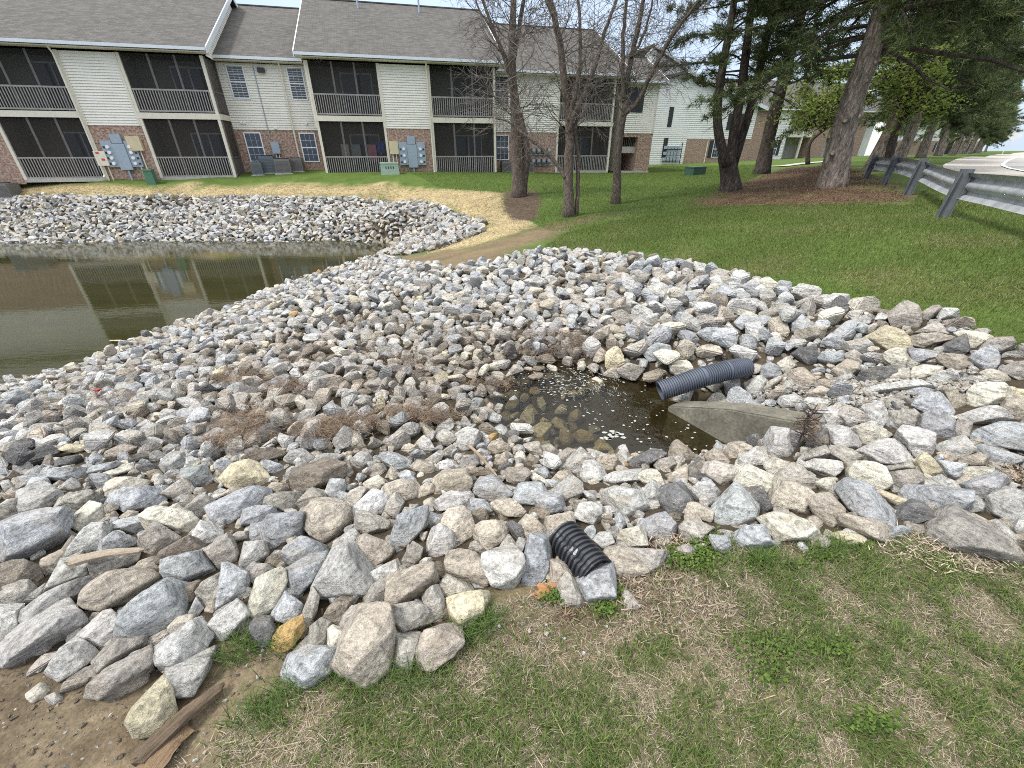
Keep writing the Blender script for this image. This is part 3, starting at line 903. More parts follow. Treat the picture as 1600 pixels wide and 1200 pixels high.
k 85,53 92,46 108,39 111,50 105,56 95,55
b 110,59 120,52 130,46 136,50 138,58 133,67 120,69 113,63|two-toned blue-grey rock with a pale right half near the lawn
t 82,59 88,53 100,54 108,60 113,63 108,67 100,70 88,64
b 56,50 68,49 80,51 85,55 80,58 68,62 60,58
w 120,50 128,41 150,40 152,44 148,50 140,56 136,50 130,46
c 100,36 108,34 120,36 129,40 118,48 112,50 110,42
c 38,74 45,69 58,68 56,76 42,79
c 57,74 60,68 72,65 82,66 82,72 70,78
g 0,43 8,41 20,41 27,49 12,53 2,50
t 72,29 75,23 80,20 88,26 84,29
w 0,54 8,51 15,57 14,65 4,64
w 140,66 150,62 165,60 168,74 155,76 142,70
c 121,70 128,67 143,71 148,77 130,79
#L 1160 540 1.75
t 42,31 45,22 52,20 60,25 67,31 66,36 58,40 50,37|squarish tan rock right of the corrugated drain pipe
b 16,27 17,20 25,16 31,18 34,26 28,30 20,30
g 2,36 8,30 15,27 21,32 18,42 12,45 4,42
c 18,37 25,31 35,27 36,31 28,38 20,43
t 4,20 9,15 17,20 12,26
c 31,16 40,10 42,15 48,18 44,22 36,24
t 79,24 85,18 92,15 103,18 105,22 98,27 85,30
g 79,33 92,25 97,25 100,30 88,35
w 68,36 70,24 75,23 78,28 73,36
b 67,12 72,6 80,5 90,8 91,14 85,16 80,18 75,16
k 46,8 52,4 62,3 68,10 66,16 58,18 50,12
g 33,52 36,46 48,44 58,50 50,56 38,57
p 44,62 50,60 58,60 62,64 62,72 54,72 48,68
g 70,60 82,57 88,62 92,72 76,73
w 86,60 95,56 105,58 112,64 115,70 104,70 93,72 88,66
p 23,98 24,85 28,78 40,79 44,92 45,100 30,103|upright whitish slab below the dead weed
k 57,90 60,80 75,75 77,80 77,90 62,96
g 77,75 92,73 98,77 105,91 96,95 85,90 78,85
c 98,75 104,71 115,71 122,78 130,82 122,84 112,81 106,90
w 22,78 28,71 36,70 40,76 30,80
k 4,85 8,80 15,79 19,84 18,90 10,92
k 41,79 52,80 56,84 50,94 46,96
'''

# ------------------------------------------------------------------ ground sheet
def world_poly(pts):
    P = hit([p[0] for p in pts], [p[1] for p in pts])
    return [(p[0], p[1]) for p in P]
ROCK_PX = [(-300,730),(0,606),(120,578),(250,520),(340,492),(450,446),(520,420),(575,400),(640,412),(700,420),(770,413),(830,396),(900,394),(1000,407),
           (1080,417),(1180,442),(1290,467),(1400,492),(1465,488),(1500,512),(1590,542),(1720,600),(1850,800),(1650,880),(1560,878),(1500,868),(1440,830),
           (1330,850),(1250,862),(1150,855),(1040,880),(960,925),(900,940),(830,905),(760,930),(720,1005),(640,1025),(560,1055),(470,1050),(440,990),(330,985),
           (320,1040),(260,1080),(140,1080),(80,1050),(0,1030),(-300,1150)]
FAR_PX = [(575,404),(640,398),(690,388),(756,362),(757,347),(692,324),(602,314),(450,309),(300,308),(150,309),(0,310)]
ROCK_W = world_poly(ROCK_PX)
_wl = [onz(u, v, WATER_Z)[:2] for u, v in ((0, 386), (150, 385), (300, 385), (450, 385), (560, 385), (590, 386), (600, 394))]
FAR_W = [tuple(onz(592, 404, WATER_Z)[:2])] + world_poly(FAR_PX[1:]) + [(-40,23.2),(-40,17.5)] + [tuple(q) for q in _wl]
POOL_PX = [(740,640),(790,590),(830,560),(890,548),(955,560),(1035,598),(1062,640),(1175,712),(1110,735),(1000,730),(900,725),(800,720),(730,690)]
STRAW_W = world_poly([(-150,289),(0,289),(150,288),(300,286),(450,287),(560,289),(640,293),(700,296),(786,302),(788,330),(812,345),(838,352),(800,366),(740,384),(665,398),(700,384),(762,360),(760,344),(694,322),(602,312),(450,307),(150,307),(-150,309)])
DIRT_W = world_poly([(610,400),(660,398),(740,385),(800,368),(850,352),(905,340),(1000,330),(900,352),(860,372),(800,390),(770,418),(690,425),(630,418)])
RING_W = world_poly([(786,300),(830,297),(846,310),(838,342),(805,346),(788,330)])
MULCH_W = world_poly([(1075,322),(1120,300),(1165,283),(1230,262),(1320,258),(1365,275),(1425,312),(1400,320),(1250,324),(1140,322)])
FDIRT_W = world_poly([(-400,1400),(-300,1000),(0,1000),(330,970),(440,980),(470,1040),(400,1080),(350,1130),(330,1250),(300,1500)])
FD2_W = world_poly([(730,960),(860,915),(960,920),(1020,860),(1060,880),(1150,930),(1130,990),(1000,1000),(900,1060),(780,1010)])

def dist_poly(x, y, poly):
    """signed distance-ish: negative inside"""
    d = np.full(x.shape, 1e9)
    n = len(poly)
    for i in range(n):
        ax, ay = poly[i]; bx, by = poly[(i + 1) % n]
        vx, vy = bx - ax, by - ay; L = vx * vx + vy * vy + 1e-12
        t = np.clip(((x - ax) * vx + (y - ay) * vy) / L, 0, 1)
        d = np.minimum(d, np.hypot(x - ax - t * vx, y - ay - t * vy))
    return np.where(in_poly(x, y, poly), -d, d)

def axis(lo, hi, n, k, c=0.0):
    u = np.linspace(np.arcsinh((lo - c) / k), np.arcsinh((hi - c) / k), n)
    return c + k * np.sinh(u)
GX = axis(-260, 420, 430, 2.2); GY = axis(-30, 520, 470, 2.2, 1.5)
XX, YY = np.meshgrid(GX, GY)
ZZ = H(XX, YY)
ZZ = np.where(YY > 70, np.minimum(ZZ, 1.4), ZZ)
near = np.clip(1 - np.hypot(XX, YY) / 25, 0, 1)
ZZ = ZZ + near * 0.018 * sn(XX, YY, 4.0, 1) + near * 0.008 * sn(XX, YY, 17.0, 2)
gcol = np.empty(XX.shape + (3,))
def blend(col, fac):
    global gcol
    gcol = gcol * (1 - fac[..., None]) + np.array(col) * fac[..., None]
def soft(poly, w, jit):
    x = XX + jit * sn(XX, YY, 5 / max(jit, .1) * 0.35, 11); y = YY + jit * sn(YY, XX, 5 / max(jit, .1) * 0.35, 12)
    return np.clip(0.5 - dist_poly(x, y, poly) / w, 0, 1)
gcol[:] = (0.070, 0.115, 0.026)
lw = np.clip(0.5 + 0.9 * sn(XX, YY, 0.9, 3), 0, 1)
blend((0.092, 0.135, 0.035), lw * 0.7)
dry = np.clip(sn(XX, YY, 2.2, 4) * 1.6 - 0.15, 0, 1) * np.clip(1.6 - np.hypot(XX, YY) / 8, 0, 1)
blend((0.17, 0.135, 0.075), dry * 0.8)
fg = np.clip(2.4 - np.hypot(XX, YY + .2) / 1.5, 0, 1)
blend((0.135, 0.115, 0.072), fg * 0.9)
blend((0.20, 0.165, 0.105), fg * np.clip(sn(XX, YY, 9, 5) * 1.8, 0, 1) * 0.7)
blend((0.36, 0.295, 0.175), soft(STRAW_W, 0.25, 0.25))
blend((0.13, 0.10, 0.06), soft(STRAW_W, 0.25, 0.25) * np.clip(sn(XX, YY, 3.5, 6) * 1.8 - 0.5, 0, 1) * 0.8)
blend((0.16, 0.125, 0.08), soft(DIRT_W, 0.5, 0.35))
blend((0.085, 0.065, 0.05), soft(RING_W, 0.2, 0.2))
blend((0.105, 0.066, 0.046), soft(MULCH_W, 1.3, 0.9) * np.clip(.95 + .5 * sn(XX, YY, 3.1, 7) + .4 * sn(XX, YY, 9.1, 8), .1, 1))
blend((0.150, 0.120, 0.086), soft(FDIRT_W, 0.12, 0.06))
blend((0.095, 0.072, 0.050), soft(FDIRT_W, 0.12, 0.06) * np.clip(sn(XX, YY, 12, 19) * 1.6, 0, .8))
blend((0.10, 0.075, 0.05), soft(FD2_W, 0.15, 0.08) * np.clip(sn(XX, YY, 14, 20) * 1.5, 0, .7))
blend((0.135, 0.105, 0.075), soft(FD2_W, 0.15, 0.08) * 0.8)
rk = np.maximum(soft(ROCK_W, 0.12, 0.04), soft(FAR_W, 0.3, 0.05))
blend((0.06, 0.049, 0.037), rk)  # soil among the stones coloured darker, painting shade into the gaps
blend((0.05, 0.043, 0.025), np.clip((WATER_Z + .15 - ZZ) / 0.15, 0, 1))
POOLB = np.clip((-0.50 - ZZ) / 0.10, 0, 1) * ((np.abs(XX - .8) < 1.6) & (np.abs(YY - 3.3) < 1.3))
blend((0.055, 0.048, 0.022), POOLB * np.clip(.7 + .5 * sn(XX, YY, 8, 9), 0, 1))
# gravelly patches between the stones on the right
GRAV_W = world_poly([(1165,600),(1290,598),(1370,604),(1480,585),(1540,590),(1530,615),(1470,622),(1340,640),(1250,632),(1165,628)])
blend((0.25, 0.205, 0.155), soft(GRAV_W, 0.06, 0.04) * 0.8)
nx, ny_ = len(GX), len(GY)
idx = np.arange(nx * ny_).reshape(ny_, nx)
a, b, c, d = idx[:-1, :-1].ravel(), idx[:-1, 1:].ravel(), idx[1:, 1:].ravel(), idx[1:, :-1].ravel()
T = np.concatenate([np.stack([a, b, c], 1), np.stack([a, c, d], 1)])
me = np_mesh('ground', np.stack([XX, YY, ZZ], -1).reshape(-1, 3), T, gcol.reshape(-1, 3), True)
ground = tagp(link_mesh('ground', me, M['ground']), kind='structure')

# pond and pool water
pond_pts = [(-3.9, 17.0), (-4.4, 14.5), (-5.4, 11.5), (-6.0, 9.5), (-6.6, 7.0), (-7.4, 5.0), (-8.5, 2.0), (-11, -4), (-60, -4), (-60, 22.4), (-4.5, 22.4), (-3.7, 19.5)]
tagp(MB().poly([(x, y, WATER_Z) for x, y in pond_pts]).build('pond_water', M['pond']), kind='structure')
pp = [onz(u, v, POOL_Z) for u, v in POOL_PX][::-1]
tagp(MB().poly([tuple(p) for p in pp]).build('pool_water', M['pool']), kind='structure')

# road: shoulder sheet, asphalt sheet above it, painted edge line above that
def strip(name, left, wd, lift, mat, n=60):
    L = np.array(left, float)
    s = np.concatenate([[0], np.cumsum(np.hypot(*np.diff(L, axis=0).T))])
    t = np.concatenate([np.linspace(0, s[-1] ** 0.5, n) ** 2])
    x = np.interp(t, s, L[:, 0]); y = np.interp(t, s, L[:, 1])
    x = np.convolve(np.pad(x, 3, mode='edge'), np.ones(7) / 7, 'valid'); y = np.convolve(np.pad(y, 3, mode='edge'), np.ones(7) / 7, 'valid')
    dx, dy = np.gradient(x), np.gradient(y); l = np.hypot(dx, dy); nxv, nyv = dy / l, -dx / l
    rows = []
    for q in np.linspace(0, 1, 5):
        px, py = x + nxv * wd * q, y + nyv * wd * q
        rows.append(np.stack([px, py, ROADZ(px, py) + lift], 1))
    m = MB()
    for r0, r1 in zip(rows[:-1], rows[1:]):
        for i in range(n - 1):
            m.poly([r0[i], r1[i], r1[i + 1], r0[i + 1]])
    return tagp(m.build(name, mat), kind='structure')
def ROADZ(x, y):
    return np.minimum(H(x, y), 1.35) + 0.05
PAVE = [(4.5, -8), (9.4, 5), (15.8, 17.0), (27, 30.4), (47, 47.6), (80, 77), (160, 148), (300, 272)]
strip('road_shoulder', PAVE, 13.5, 0.0, M['shoulder'])
LINE = [(7.5, -9), (12.0, 5), (16.9, 15.2), (22.5, 22.6), (30.5, 29.5), (49, 46), (82, 75), (162, 146), (300, 270)]
strip('road', LINE, 9.0, 0.012, M['asphalt'])
strip('road_edge_marking', LINE, 0.16, 0.022, M['paint'])

# ------------------------------------------------------------------ stones
def ico(sub):
    import bmesh
    bm = bmesh.new(); bmesh.ops.create_icosphere(bm, subdivisions=sub, radius=1.0)
    v = np.array([x.co[:] for x in bm.verts]); f = np.array([[q.index for q in t.verts] for t in bm.faces]); bm.free()
    return v / np.linalg.norm(v, axis=1)[:, None], f
ICO = {s: ico(s) for s in (2, 3, 4, 5)}

def fb(V, f, seed, octv=3):
    r = np.random.default_rng(seed); s = np.zeros(len(V)); amp = 1.0
    for o in range(octv):
        for k in range(4):
            w = r.normal(size=3); w *= f / np.linalg.norm(w); ph = r.uniform(0, 6.28)
            u = r.normal(size=3) * 0.6 * f / 2
            s += amp * 0.4 * np.sin(V @ w + ph + 1.2 * np.sin(V @ u + ph * 3))
        amp *= 0.5; f *= 2.1
    return s

def facet_rock(N, h, ext, sub, seed, p=22, rough=0.02):
    """angular stone: soft intersection of the half-spaces n.x <= h"""
    D, F = ICO[sub]
    D = D * ext; D = D / np.linalg.norm(D, axis=1)[:, None]
    N = np.asarray(N, float); h = np.asarray(h, float)
    q = np.maximum(D @ N.T, 1e-6) / h
    r = 1.0 / (np.sum(q ** p, 1) ** (1.0 / p))
    V = D * r[:, None]
    s = float(np.mean(ext))
    V = V + (D * (fb(V / s, 2.6, seed, 4) * rough * s)[:, None])
    return V, F

def rand_rock(seed, sub, ang=14):
    """angular broken stone: hull of scattered points with worn edges"""
    import bmesh
    r = np.random.default_rng(seed)
    ext = np.array([1, r.uniform(.62, .95), r.uniform(.5, .8)])
    pts = r.normal(size=(ang, 3)); pts /= np.linalg.norm(pts, axis=1)[:, None]
    pts = pts * ext * r.uniform(.82, 1.1, (ang, 1))
    bm = bmesh.new()
    for q in pts: bm.verts.new(q)
    g = bmesh.ops.convex_hull(bm, input=bm.verts)
    bmesh.ops.delete(bm, geom=[e for e in g['geom_interior'] if isinstance(e, bmesh.types.BMVert)], context='VERTS')
    if sub > 2:
        bmesh.ops.dissolve_limit(bm, angle_limit=math.radians(14), verts=bm.verts, edges=bm.edges)
        bmesh.ops.bevel(bm, geom=list(bm.edges), offset=.075, segments=2, affect='EDGES', clamp_overlap=True)
    bmesh.ops.triangulate(bm, faces=bm.faces)
    bmesh.ops.recalc_face_normals(bm, faces=bm.faces)
    bm.verts.index_update()
    V = np.array([q.co[:] for q in bm.verts]); F = np.array([[q.index for q in f.verts] for f in bm.faces]); bm.free()
    V = V + V * (fb(V, 4, seed, 2) * .018)[:, None]
    return V, F

PAL = {'b': (.365, .380, .397), 'g': (.440, .435, .420), 'c': (.545, .52, .445), 't': (.415, .370, .31), 'w': (.355, .334, .302), 'n': (.215, .185, .15),
       'k': (.125, .125, .128), 'o': (.40, .27, .11), 'y': (.53, .48, .34), 'p': (.52, .52, .515), 'a': (.33, .352, .35)}
WORD = {'b': 'blue-grey', 'g': 'pale grey', 'c': 'cream', 't': 'tan', 'w': 'grey-brown', 'n': 'dark brown', 'k': 'charcoal grey', 'o': 'ochre', 'y': 'yellowish', 'p': 'whitish', 'a': 'greenish grey'}

def hull2(P):
    P = sorted(map(tuple, P))
    def half(pts):
        o = []
        for q in pts:
            while len(o) > 1 and (o[-1][0]-o[-2][0])*(q[1]-o[-2][1]) - (o[-1][1]-o[-2][1])*(q[0]-o[-2][0]) <= 0: o.pop()
            o.append(q)
        return o[:-1]
    return np.array(half(P) + half(P[::-1]))

ROCKS = []
_o = None
for ln in ROCKDATA.strip().splitlines():
    if ln[0] == '#':
        _, ox, oy, s = ln[1:].split(); _o = (float(ox), float(oy), float(s)); continue
    bits = ln.split('|'); c0, pts = bits[0].split(' ', 1)
    P = np.array([[float(u) for u in q.split(',')] for q in pts.split()]) * _o[2] + np.array(_o[:2])
    P = hull2(P)
    x, y = P[:, 0], P[:, 1]
    A = 0.5 * abs(np.dot(x, np.roll(y, 1)) - np.dot(y, np.roll(x, 1)))
    cx, cy = P.mean(0)
    ROCKS.append(dict(c=c0, P=P, A=A, cx=(x.min()+x.max())/2*.5+cx*.5, cy=(y.min()+y.max())/2*.5+cy*.5, lab=bits[1].strip() if len(bits) > 1 else ''))
ROCKS.sort(key=lambda r: -r['A'])
SMALLER = ROCKS[290:]          # the smallest traced stones join the mass of stones below
def place_traced(r, seed, sub):
    P = r['P']; px_size = math.sqrt(r['A'])
    g = hit1(r['cx'], r['cy'] )
    dep = float(np.dot(g - np.array([0, 0, EYE]), [0, math.cos(PITCH), -math.sin(PITCH)]))
    size = px_size * dep / FPX
    C = hit1(r['cx'], r['cy'], 0.22 * size)
    dep = float(np.dot(C - np.array([0, 0, EYE]), [0, math.cos(PITCH), -math.sin(PITCH)]))
    # local frame: picture right, picture up, towards the eye (at this stone)
    ez = -rayv(r['cx'], r['cy']); ez /= np.linalg.norm(ez)
    ex = np.array([1.0, 0, 0]); ex -= ez * ex.dot(ez); ex /= np.linalg.norm(ex)
    ey = np.cross(ez, ex)
    # outline carried onto the plane through C facing the eye
    R = rayv(P[:, 0], P[:, 1]); e = np.array([0, 0, EYE])
    t = np.dot(C - e, ez) / (R @ ez)
    Q = R * t[:, None] + e - C
    q2 = np.stack([Q @ ex, Q @ ey], 1); q2 = hull2(q2)
    cen = q2.mean(0) * 0
    rr = np.random.default_rng(seed)
    th = size * rr.uniform(.42, .58)
    N, h = [], []
    n = len(q2)
    for i in range(n):
        a_, b_ = q2[i], q2[(i + 1) % n]
        d_ = b_ - a_; L = np.linalg.norm(d_)
        if L < 1e-5: continue
        nn = np.array([d_[1], -d_[0]]) / L
        hh = nn @ a_
        if hh < 0.05 * size: hh = 0.05 * size
        tl = rr.uniform(-.25, .55)
        N.append([nn[0], nn[1], tl]); h.append(hh * 1.09)
    w, hgt = np.ptp(q2[:, 0]) / 2, np.ptp(q2[:, 1]) / 2
    for k in range(7):       # facets of the near side
        a_ = rr.uniform(0, 6.28); s_ = rr.uniform(.15, .75)
        v = np.array([math.cos(a_) * s_, math.sin(a_) * s_, 1.0])
        N.append(v); h.append((th * rr.uniform(.75, 1.05) + (abs(v[0]) * w + abs(v[1]) * hgt) * rr.uniform(.22, .55)))
    for k in range(4):
        a_ = rr.uniform(0, 6.28); s_ = rr.uniform(.1, .6)
        N.append([math.cos(a_) * s_, math.sin(a_) * s_, -1.0]); h.append(th * 1.5)
    N = np.array(N); h = np.array(h); l = np.linalg.norm(N, axis=1); N /= l[:, None]; h /= l
    V, F = facet_rock(N, h, np.array([w, hgt, th]), sub, seed, 60, 0.016)
    sV = size * .5
    nrm_ = V / (np.linalg.norm(V, axis=1)[:, None] + 1e-9)
    sd_ = rr.normal(size=3); sd_ /= np.linalg.norm(sd_)
    lay = V @ sd_ / sV
    V = V + nrm_ * (sV * (.016 * fb(V / sV, 9, seed + 1, 3) * 1.0 + .018 * np.abs(np.sin(lay * rr.uniform(5, 11) + 1.5 * fb(V / sV, 2, seed + 2, 2))) ** 4))[:, None]
    W = V[:, 0:1] * ex + V[:, 1:2] * ey + V[:, 2:3] * ez
    return W, F, C, size, dep

def rock_colour(c, rr, dirt=0.0):
    k = np.array(PAL[c]) * rr.uniform(0.76, 1.10) * rr.uniform(0.988, 1.012, 3)
    return k * (1 - dirt) + np.array((.17, .13, .085)) * dirt

# words that single each stone out: by a named neighbour or a landmark
LANDMARKS = [((905, 860), 'black ribbed pipe stub'), ((1095, 592), 'corrugated drain pipe'), ((1140, 660), 'concrete wingwall'), ((275, 1120), 'rotten plank'),
             ((1265, 650), 'dead weed'), ((1000, 670), 'foam-flecked pool'), ((163, 872), 'thin weathered stick'), ((375, 1010), 'green grass tuft'), ((1100, 860), 'clover patch')]
def short(l):
    w = l.split()
    cut = [i for i, q in enumerate(w) if q in ('above','beside','with','lying','pointing','at','on','under','right','left','of','over','behind','resting','sitting','near','below','standing','tilted','leaning','half','among','crossed','peppered','split','banded','along','in','alone','just','directly')]
    return ' '.join(w[:cut[0]] if cut and cut[0] >= 3 else w)
def shape_word(P):
    q = P - P.mean(0); ev, U_ = np.linalg.eigh(q.T @ q); asp = math.sqrt(ev[1] / max(ev[0], 1e-6))
    ang = math.degrees(math.atan2(-U_[1, 1], U_[0, 1])) % 180
    if asp > 1.9:
        return 'long flat' if ang < 30 or ang > 150 else ('tall narrow' if 60 < ang < 120 else 'long slanting')
    if asp > 1.4:
        return 'oval' if ang < 35 or ang > 145 else ('upright' if 60 < ang < 120 else 'slanting')
    return 'squarish' if len(P) <= 5 else ('chunky' if len(P) == 6 else 'rounded')
TOP = ROCKS[:290]
for r in TOP:
    r['named'] = bool(r['lab'])
    r['shape'] = shape_word(r['P'])
amed = float(np.median([r['A'] for r in TOP]))
named = [r for r in TOP if r['named']]
used = set(r['lab'] for r in named)
for r in sorted((r for r in TOP if not r['named']), key=lambda r: -r['A']):
    sz = 'large ' if r['A'] > 2.2 * amed else ('small ' if r['A'] < 0.55 * amed else '')
    head = f"{sz}{WORD[r['c']]} {r['shape']} rock"
    opts = []
    for n_ in named:
        opts.append((n_['cx'], n_['cy'], 'the ' + short(n_['lab'])))
    for (lx, ly), nm in LANDMARKS:
        opts.append((lx, ly, 'the ' + nm))
    opts.sort(key=lambda o_: math.hypot(o_[0] - r['cx'], o_[1] - r['cy']))
    lab = None
    for o_ in opts[:6]:
        dx, dy = r['cx'] - o_[0], r['cy'] - o_[1]
        if abs(dx) > 1.8 * abs(dy): rel = 'right of' if dx > 0 else 'left of'
        elif abs(dy) > 1.8 * abs(dx): rel = 'below' if dy > 0 else 'above'
        else: rel = ('below' if dy > 0 else 'above') + ' and ' + ('right of' if dx > 0 else 'left of')
        near_ = 'just ' if math.hypot(dx, dy) < 55 else ''
        cand = f"{head} {near_}{rel} {o_[2]}"
        if cand not in used and len(cand.split()) <= 16:
            lab = cand; break
    if lab is None:
        o_ = opts[0]; o2 = opts[1]
        lab = f"{head} between {o_[2]} and {o2[2]}"
        if lab in used or len(lab.split()) > 16: lab = f"{head} second out from {o_[2]}"
    used.add(lab); r['lab'] = lab

for i, r in enumerate(TOP):
    rr = np.random.default_rng(1000 + i)
    sub = 5 if r['A'] > 700 else 4
    W, F, C, size, dep = place_traced(r, 500 + i, sub)
    me = np_mesh('rock', W, F, None, True)
    o = link_mesh('rock', me, M['rock'])
    o.location = C
    dirt = 0.0
    if 640 < r['cy'] < 760 and 700 < r['cx'] < 960: dirt = 0.25
    o.color = (*rock_colour(r['c'], rr, dirt), 1)
    tagp(o, r['lab'], 'rock', 'loose riprap rocks lining the bank')
    r['C'] = C; r['size'] = size

# the mass of further stones: one object for the near bank, one for the bank across the pond
TPL = {3: [rand_rock(40 + k, 3, 15) for k in range(26)], 2: [rand_rock(90 + k, 2, 12) for k in range(14)]}
def rand_rot(rr, flat=0.5):
    a_ = rr.uniform(0, 6.283); tl = rr.normal() * flat
    q = Quaternion((0, 0, 1), a_) @ Quaternion((1, 0, 0), tl) @ Quaternion((0, 1, 0), rr.normal() * flat)
    return np.array(q.to_matrix())
def stone_mass(name, items, lod):
    VV, TT, CC = [], [], []; base = 0
    for (x, y, z, s, c, seed) in items:
        rr = np.random.default_rng(seed)
        V, F = TPL[lod][seed % len(TPL[lod])]
        V = V * np.array([s, s * rr.uniform(.75, 1.1), s * rr.uniform(.75, 1.1)])
        V = V @ rand_rot(rr).T + np.array([x, y, z])
        VV.append(V); TT.append(F + base); CC.append(np.broadcast_to(c, V.shape)); base += len(V)
    return np_mesh(name, np.concatenate(VV), np.concatenate(TT), np.concatenate(CC), False)

def darts(poly, n, smin, smax, pack, seed, accept=None):
    rr = np.random.default_rng(seed)
    P = np.array(poly); lo, hi = P.min(0), P.max(0)
    X = rr.uniform(lo[0], hi[0], n); Y = rr.uniform(lo[1], hi[1], n)
    ok = in_poly(X, Y, poly); X, Y = X[ok], Y[ok]
    S = smin + (smax - smin) * rr.beta(1.6, 2.6, len(X))
    if accept is not None:
        X, Y, S = accept(X, Y, S)
    o = np.argsort(-S + rr.normal(0, 0.02, len(S)))
    grid = {}; cs = smax * 2.7; out = []
    for i in o:
        x, y, s = X[i], Y[i], S[i]; gx, gy = int(x // cs), int(y // cs); good = True
        for ax in (gx - 1, gx, gx + 1):
            for ay in (gy - 1, gy, gy + 1):
                for (u, v, w) in grid.get((ax, ay), ()):
                    if (u - x) ** 2 + (v - y) ** 2 < ((s + w) * pack) ** 2: good = False; break
                if not good: break
            if not good: break
        if good:
            grid.setdefault((gx, gy), []).append((x, y, s)); out.append((x, y, s))
    return np.array(out)

KEYS = list('bgcwtnkpyo')
def pick_cols(n, rr, brown):
    out = np.empty((n, 3))
    for i in range(n):
        f = brown[i]
        pr = np.array([.27, .25, .07, .17, .11, .04, .03, .05, .008, .002]) * (1 - f) + np.array([.05, .12, .09, .27, .25, .13, .03, .04, .015, .005]) * f
        k = KEYS[rr.choice(10, p=pr / pr.sum())]
        out[i] = rock_colour(k, rr, 0.3 * f)
    return out

polys = [r['P'] for r in TOP]
rad_px = np.array([math.sqrt(r['A'] / math.pi) for r in TOP])
cen_px = np.array([[r['cx'], r['cy']] for r in TOP])
def gap_fit(X, Y, S):
    """shrink stones so they fit in the gaps between the big traced ones; drop those under them"""
    Z = H(X, Y)
    px, py, dep = project(np.stack([X, Y, Z + 0.3 * S], -1))
    S = S * np.where((px > 950) & (dep < 8), 1.28, 1.0) * np.where(np.hypot((px - 720) / 200, (py - 590) / 90) < 1, 0.86, 1.0)
    keep = np.ones(len(X), bool); dist = np.full(len(X), 1e9)
    for P, rp, c_ in zip(polys, rad_px, cen_px):
        nearm = np.hypot(px - c_[0], py - c_[1]) < rp * 3 + 60
        ii = np.where(nearm & keep)[0]
        if len(ii) == 0: continue
        d_ = dist_poly(px[ii], py[ii], [tuple(q) for q in P])
        keep[ii[d_ < 0]] = False
        dist[ii] = np.minimum(dist[ii], d_)
    lim = dist * dep / FPX * 1.25
    S2 = np.minimum(S, lim * 1.2)
    keep &= S2 > 0.028
    return X[keep], Y[keep], S2[keep]

rrS = np.random.default_rng(5)
near_items = []
A1 = darts(ROCK_W, 150000, 0.078, 0.165, 0.57, 21, gap_fit)
Z1 = H(A1[:, 0], A1[:, 1])
px1, py1, _d = project(np.stack([A1[:, 0], A1[:, 1], Z1], -1))
brown = np.exp(-(((px1 - 720) / 230) ** 2 + ((py1 - 600) / 75) ** 2)) * 0.95
brown = np.maximum(brown, 0.6 * np.exp(-(((px1 - 420) / 160) ** 2 + ((py1 - 640) / 60) ** 2)))
cols = pick_cols(len(A1), rrS, brown)
for i, (x, y, s) in enumerate(A1):
    deep = in_poly([px1[i]], [py1[i]], [(890,640),(960,600),(1035,618),(1045,632),(1225,650),(1200,690),(1150,702),(1110,712),(965,712),(935,680)])[0]
    inpool = in_poly([px1[i]], [py1[i]], [(800,560),(960,560),(1040,610),(1060,645),(1150,700),(1100,712),(960,712),(900,690),(780,660)])[0]
    wet = Z1[i] < POOL_Z - 0.03
    if deep and wet and rrS.random() < 0.95: continue
    if inpool and wet and rrS.random() < (0.40 if px1[i] > 850 else 0.03): continue
    near_items.append((x, y, Z1[i] + s * 0.30, s, cols[i], 3000 + i))
# loose second layer on top, away from the traced stones
A2 = darts(ROCK_W, 26000, 0.075, 0.15, 0.95, 22, gap_fit)
Z2 = H(A2[:, 0], A2[:, 1]); px2, py2, _d = project(np.stack([A2[:, 0], A2[:, 1], Z2], -1))
edge2 = dist_poly(A2[:, 0], A2[:, 1], ROCK_W)
c2 = pick_cols(len(A2), rrS, np.exp(-(((px2 - 720) / 230) ** 2 + ((py2 - 600) / 75) ** 2)) * 0.7)
for i, (x, y, s) in enumerate(A2):
    if edge2[i] > -.3 or rrS.random() < 0.55 or in_poly([px2[i]], [py2[i]], [(780,565),(980,565),(1060,610),(1160,700),(1100,715),(900,715),(780,680)])[0]: continue
    near_items.append((x, y, Z2[i] + s * 1.1, s, c2[i], 9000 + i))
# small fill in the crevices between the traced stones
A3 = darts(ROCK_W, 60000, 0.045, 0.085, 0.62, 23)
Z3 = H(A3[:, 0], A3[:, 1]); px3, py3, d3 = project(np.stack([A3[:, 0], A3[:, 1], Z3], -1))
m3 = (d3 < 7) & (Z3 > POOL_Z - 0.02)
c3 = pick_cols(len(A3), rrS, np.full(len(A3), 0.45))
for i in np.where(m3)[0]:
    near_items.append((A3[i, 0], A3[i, 1], Z3[i] - 0.002, A3[i, 2], c3[i], 20000 + i))
print('near stones', len(near_items)); me = stone_mass('riprap_stones', near_items, 3)
# the few smallest traced stones sit in the same mass as separate shells
nearmass = tagp(link_mesh('riprap_stones', me, M['rock_stuff']), 'mass of smaller mixed grey and brown stones covering the near bank', 'riprap', kind='stuff')
A4 = darts(FAR_W, 140000, 0.10, 0.21, 0.52, 31)
Z4 = H(A4[:, 0], A4[:, 1])
c4 = pick_cols(len(A4), rrS, np.full(len(A4), 0.12))
far_items = [(x, y, z + s * 0.35, s, c4[i], 40000 + i) for i, ((x, y, s), z) in enumerate(zip(A4, Z4)) if z > WATER_Z - 0.30]
me = stone_mass('far_bank_stones', far_items, 2)
tagp(link_mesh('far_bank_stones', me, M['rock_stuff']), 'band of pale grey stones on the bank across the pond', 'riprap', kind='stuff')
